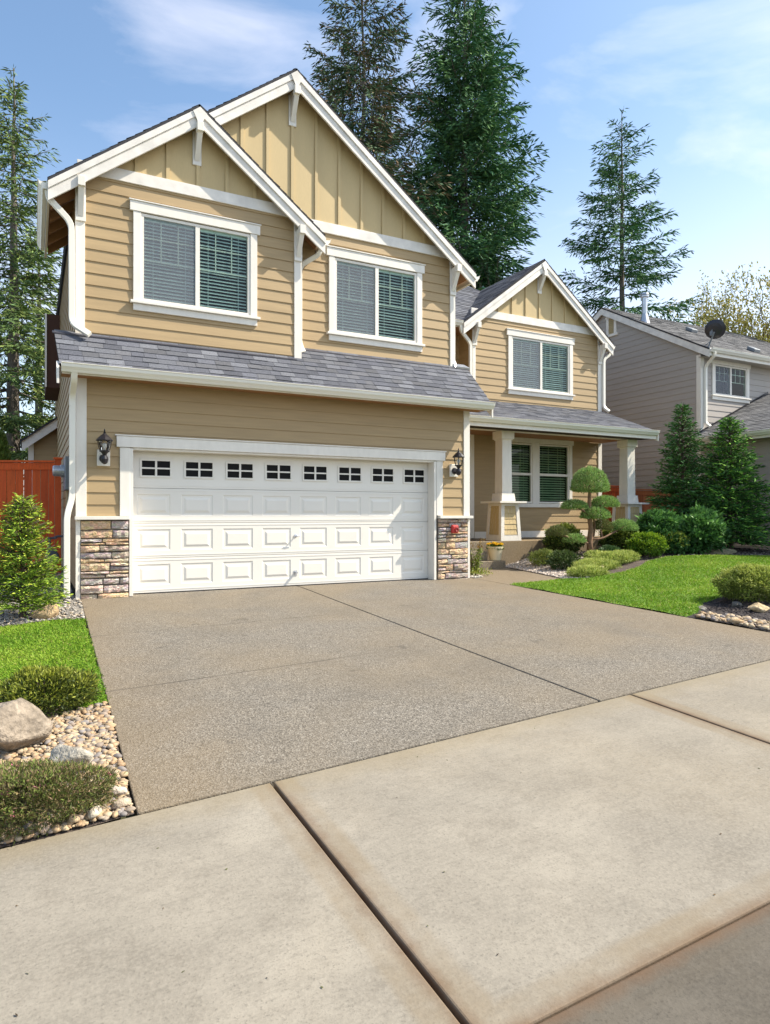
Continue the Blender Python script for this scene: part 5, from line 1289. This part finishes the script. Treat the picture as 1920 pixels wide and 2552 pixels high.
# individual rocks
def rock(name, label, c, r, seed, col, parent_cat='rock', group=None, rot=0, sharp=.22, sub=3):
    rng = np.random.default_rng(seed); v, f = ICO3 if sub == 3 else ICO2; v = v.copy()
    nf = 9 if sub < 3 else 15; off = rng.normal(size=(nf, 3)); off /= np.linalg.norm(off, axis=1, keepdims=True); lim = rng.uniform(.55, .85, nf) if sub < 3 else rng.uniform(.40, .74, nf)
    for o_, l_ in zip(off, lim):
        dct = v @ o_; ex = np.maximum(0, dct - l_); v = v - o_ * ex[:, None] * .96
    v += .02 * np.sin(v[:, [1, 2, 0]] * 5 + seed) + .016 * np.sin(v[:, [1, 0, 2]] * 23 + seed) + .012 * np.sin(v[:, [2, 0, 1]] * 13 + seed)
    v = v * np.array(r); ca, sa = math.cos(rot), math.sin(rot); v = np.stack([v[:, 0] * ca - v[:, 1] * sa, v[:, 0] * sa + v[:, 1] * ca, v[:, 2]], 1)
    V = v + np.array(c); o = new_obj(name, V, f, [ROCK]); C = np.array(col) * (1 + .10 * rng.normal(size=(len(f), 1)) * .5)
    nz = .18 * np.sin(V[f].mean(1)[:, 2:3] * 40 + 9 * V[f].mean(1)[:, 0:1]); C = C * (1 + nz * .6)
    set_cols(o.data, C.astype(np.float32)); tag(o, label, parent_cat, group)
    if sub < 3: o.data.polygons.foreach_set('use_smooth', [True] * len(f))
    return o
rock('boulder', 'grey tan boulder at the left edge, the largest beside the dwarf shrub', (-1.375, -4.92, -.25), (.275, .22, .25), 701, (.27, .225, .175), 'boulder', rot=.4)
rock('boulder', 'pale flat boulder half buried among river pebbles above the heather', (-1.02, -5.40, -.365), (.215, .15, .15), 702, (.36, .33, .27), 'boulder', rot=-.3)
rock('boulder', 'small tan rock at the foot of the young conifer', (-1.08, -1.10, -.03), (.20, .15, .13), 703, (.40, .29, .17), 'rock', rot=.2)
rock('boulder', 'flat tan rock lying in heather at the lawn edge', (8.02, -.80, g1(8.02, -.8) + .05), (.24, .15, .09), 704, (.48, .38, .26), 'rock', rot=.5)
rock('boulder', 'round pale stone in the gravel below the topiary', (8.0, -.35, g1(8.0, -.35) + .05), (.09, .08, .07), 705, (.50, .44, .33), 'rock')
rock('boulder', 'small brown stone beside the round pale stone', (7.83, -.38, g1(7.8, -.38) + .035), (.065, .06, .045), 706, (.38, .30, .2), 'rock')
rock('boulder', 'long low mossy rock under the hedge at the back of the lawn', (12.35, -.10, g1(12.35, -.1) + .06), (.50, .26, .11), 707, (.25, .22, .13), 'rock', rot=-.5)
rock('boulder', 'squared tan rock on the mulch at the right edge', (6.62, -4.72, g1(6.62, -4.72) + .055), (.19, .13, .085), 708, (.55, .42, .25), 'rock', rot=-.4)
rock('boulder', 'small grey rock on mulch under the rounded shrub', (6.72, -4.35, g1(6.7, -4.35) + .03), (.09, .07, .06), 709, (.16, .15, .13), 'rock')
rock('boulder', 'flat grey stone at the lawn corner of the mulch bed', (6.32, -4.17, g1(6.3, -4.2) + .012), (.17, .08, .04), 711, (.20, .19, .17), 'rock', rot=.6)
rock('boulder', 'yellowish flat stone at the far right lawn edge', (13.35, -1.35, g1(13.3, -1.3) + .04), (.30, .16, .07), 710, (.42, .38, .22), 'rock', rot=-.6)
cob = ['cobble at the lawn corner where mulch meets the driveway', 'second cobble from the lawn corner along the driveway', 'third cobble from the lawn corner along the driveway', 'fourth cobble from the lawn corner along the driveway', 'fifth cobble from the lawn corner along the driveway', 'sixth cobble from the lawn corner along the driveway', 'seventh cobble from the lawn corner along the driveway', 'eighth cobble, nearest the sidewalk end of the driveway edge']
rc = random.Random(77)
for k in range(8):
    x = 5.80 + rc.uniform(-.02, .15); y = -4.46 - k * .15 + rc.uniform(-.04, .04); q = rc.uniform(.65, 1.35)
    rock('cobble', 'rounded tan ' + cob[k], (x, y, g1(x, y) + .022), (.075 * q, .055 * q * rc.uniform(.8, 1.2), .036 * q), 720 + k, rc.choice(PEB), 'stone', 'cobbles along the driveway', rot=rc.uniform(0, 3), sub=2)
cl = ['rounded tan cobble at the corner of driveway and sidewalk', 'long pale cobble beside the corner cobble along the sidewalk', 'broad tan cobble between the heather and the sidewalk', 'grey cobble on the pebbles beside the driveway edge', 'small tan cobble half under the heather by the sidewalk']
for k, (x, y, r, c) in enumerate(((-.80, -6.0, (.055, .04, .032), (.42, .34, .25)), (-.93, -6.03, (.065, .035, .03), (.48, .42, .33)), (-1.04, -6.045, (.05, .035, .032), (.50, .38, .24)), (-.81, -5.86, (.06, .05, .035), (.40, .34, .28)), (-1.17, -6.06, (.045, .03, .03), (.44, .33, .24)))):
    rock('cobble', cl[k], (x, y, g1(x, y) + .03), r, 740 + k, c, 'stone', 'cobbles by the sidewalk', rot=k, sub=2)

# ================================================================== camera, sky, sun
cam = bpy.data.cameras.new('camera'); co = bpy.data.objects.new('camera', cam); COL.objects.link(co)
yaw, pit = R(27.675), R(.18)
co.location = (-1.2277, -9.8675, 1.1337)
fw = Vector((math.sin(yaw) * math.cos(pit), math.cos(yaw) * math.cos(pit), math.sin(pit)))
co.rotation_euler = fw.to_track_quat('-Z', 'Y').to_euler()
cam.sensor_fit = 'HORIZONTAL'; cam.sensor_width = 36; cam.lens = 31.393; cam.clip_end = 2000; cam.clip_start = .05
S.camera = co
to_sun = Vector((2.54, -1.0, 2.80)).normalized()
sl = bpy.data.lights.new('sun', 'SUN'); sl.energy = 4.6; sl.angle = R(.5); sl.color = (1, .91, .765)
so = bpy.data.objects.new('sun', sl); COL.objects.link(so); so.rotation_euler = (-to_sun).to_track_quat('-Z', 'Y').to_euler(); so.location = (20, -10, 25)
w = bpy.data.worlds.new('World'); S.world = w; w.use_nodes = True
N = w.node_tree.nodes; L = w.node_tree.links; bg = N['Background']
sky = N.new('ShaderNodeTexSky'); sky.sky_type = 'NISHITA'; sky.sun_disc = False
sky.sun_elevation = math.asin(to_sun.z); sky.sun_rotation = math.atan2(to_sun.x, to_sun.y); sky.air_density = 1.0; sky.dust_density = 1.5; sky.ozone_density = 1.0
tc = N.new('ShaderNodeTexCoord'); mp = N.new('ShaderNodeMapping'); mp.inputs['Scale'].default_value = (1.0, 1.0, 2.6); L.new(tc.outputs['Generated'], mp.inputs[0])
nz = N.new('ShaderNodeTexNoise'); nz.inputs['Scale'].default_value = 2.6; nz.inputs['Detail'].default_value = 8; nz.inputs['Roughness'].default_value = .55; nz.inputs['Distortion'].default_value = .5; L.new(mp.outputs[0], nz.inputs['Vector'])
mr = N.new('ShaderNodeMapRange'); mr.inputs[1].default_value = .48; mr.inputs[2].default_value = .80; mr.inputs[3].default_value = 0; mr.inputs[4].default_value = .6; L.new(nz.outputs[0], mr.inputs[0])
sz = N.new('ShaderNodeSeparateXYZ'); L.new(tc.outputs['Generated'], sz.inputs[0])
def mrange(v, a, b, c, d):
    q = N.new('ShaderNodeMapRange'); q.interpolation_type = 'SMOOTHSTEP'; L.new(v, q.inputs[0])
    for i_, x_ in enumerate((a, b, c, d)): q.inputs[i_ + 1].default_value = x_
    return q.outputs[0]
hz = N.new('ShaderNodeMath'); hz.operation = 'MULTIPLY'; L.new(mrange(sz.outputs[2], .02, .52, .62, 0), hz.inputs[0]); L.new(mrange(sz.outputs[0], -.1, .8, .45, 1.15), hz.inputs[1])
mxm = N.new('ShaderNodeMath'); mxm.operation = 'ADD'; mxm.use_clamp = True; L.new(mr.outputs[0], mxm.inputs[0]); L.new(hz.outputs[0], mxm.inputs[1])
mx = N.new('ShaderNodeMix'); mx.data_type = 'RGBA'; L.new(mxm.outputs[0], mx.inputs[0]); tn = N.new('ShaderNodeVectorMath'); tn.operation = 'MULTIPLY'; tn.inputs[1].default_value = (.92, 1.01, 1.02); L.new(sky.outputs[0], tn.inputs[0]); L.new(tn.outputs[0], mx.inputs[6]); mx.inputs[7].default_value = (6.2, 6.0, 6.35, 1)
L.new(mx.outputs[2], bg.inputs['Color']); bg.inputs['Strength'].default_value = .15
S.view_settings.view_transform = 'Standard'; S.view_settings.look = 'None'; S.view_settings.gamma = 1; S.view_settings.exposure = .75
S.cycles.max_bounces = 6; S.cycles.transparent_max_bounces = 12; S.cycles.diffuse_bounces = 2
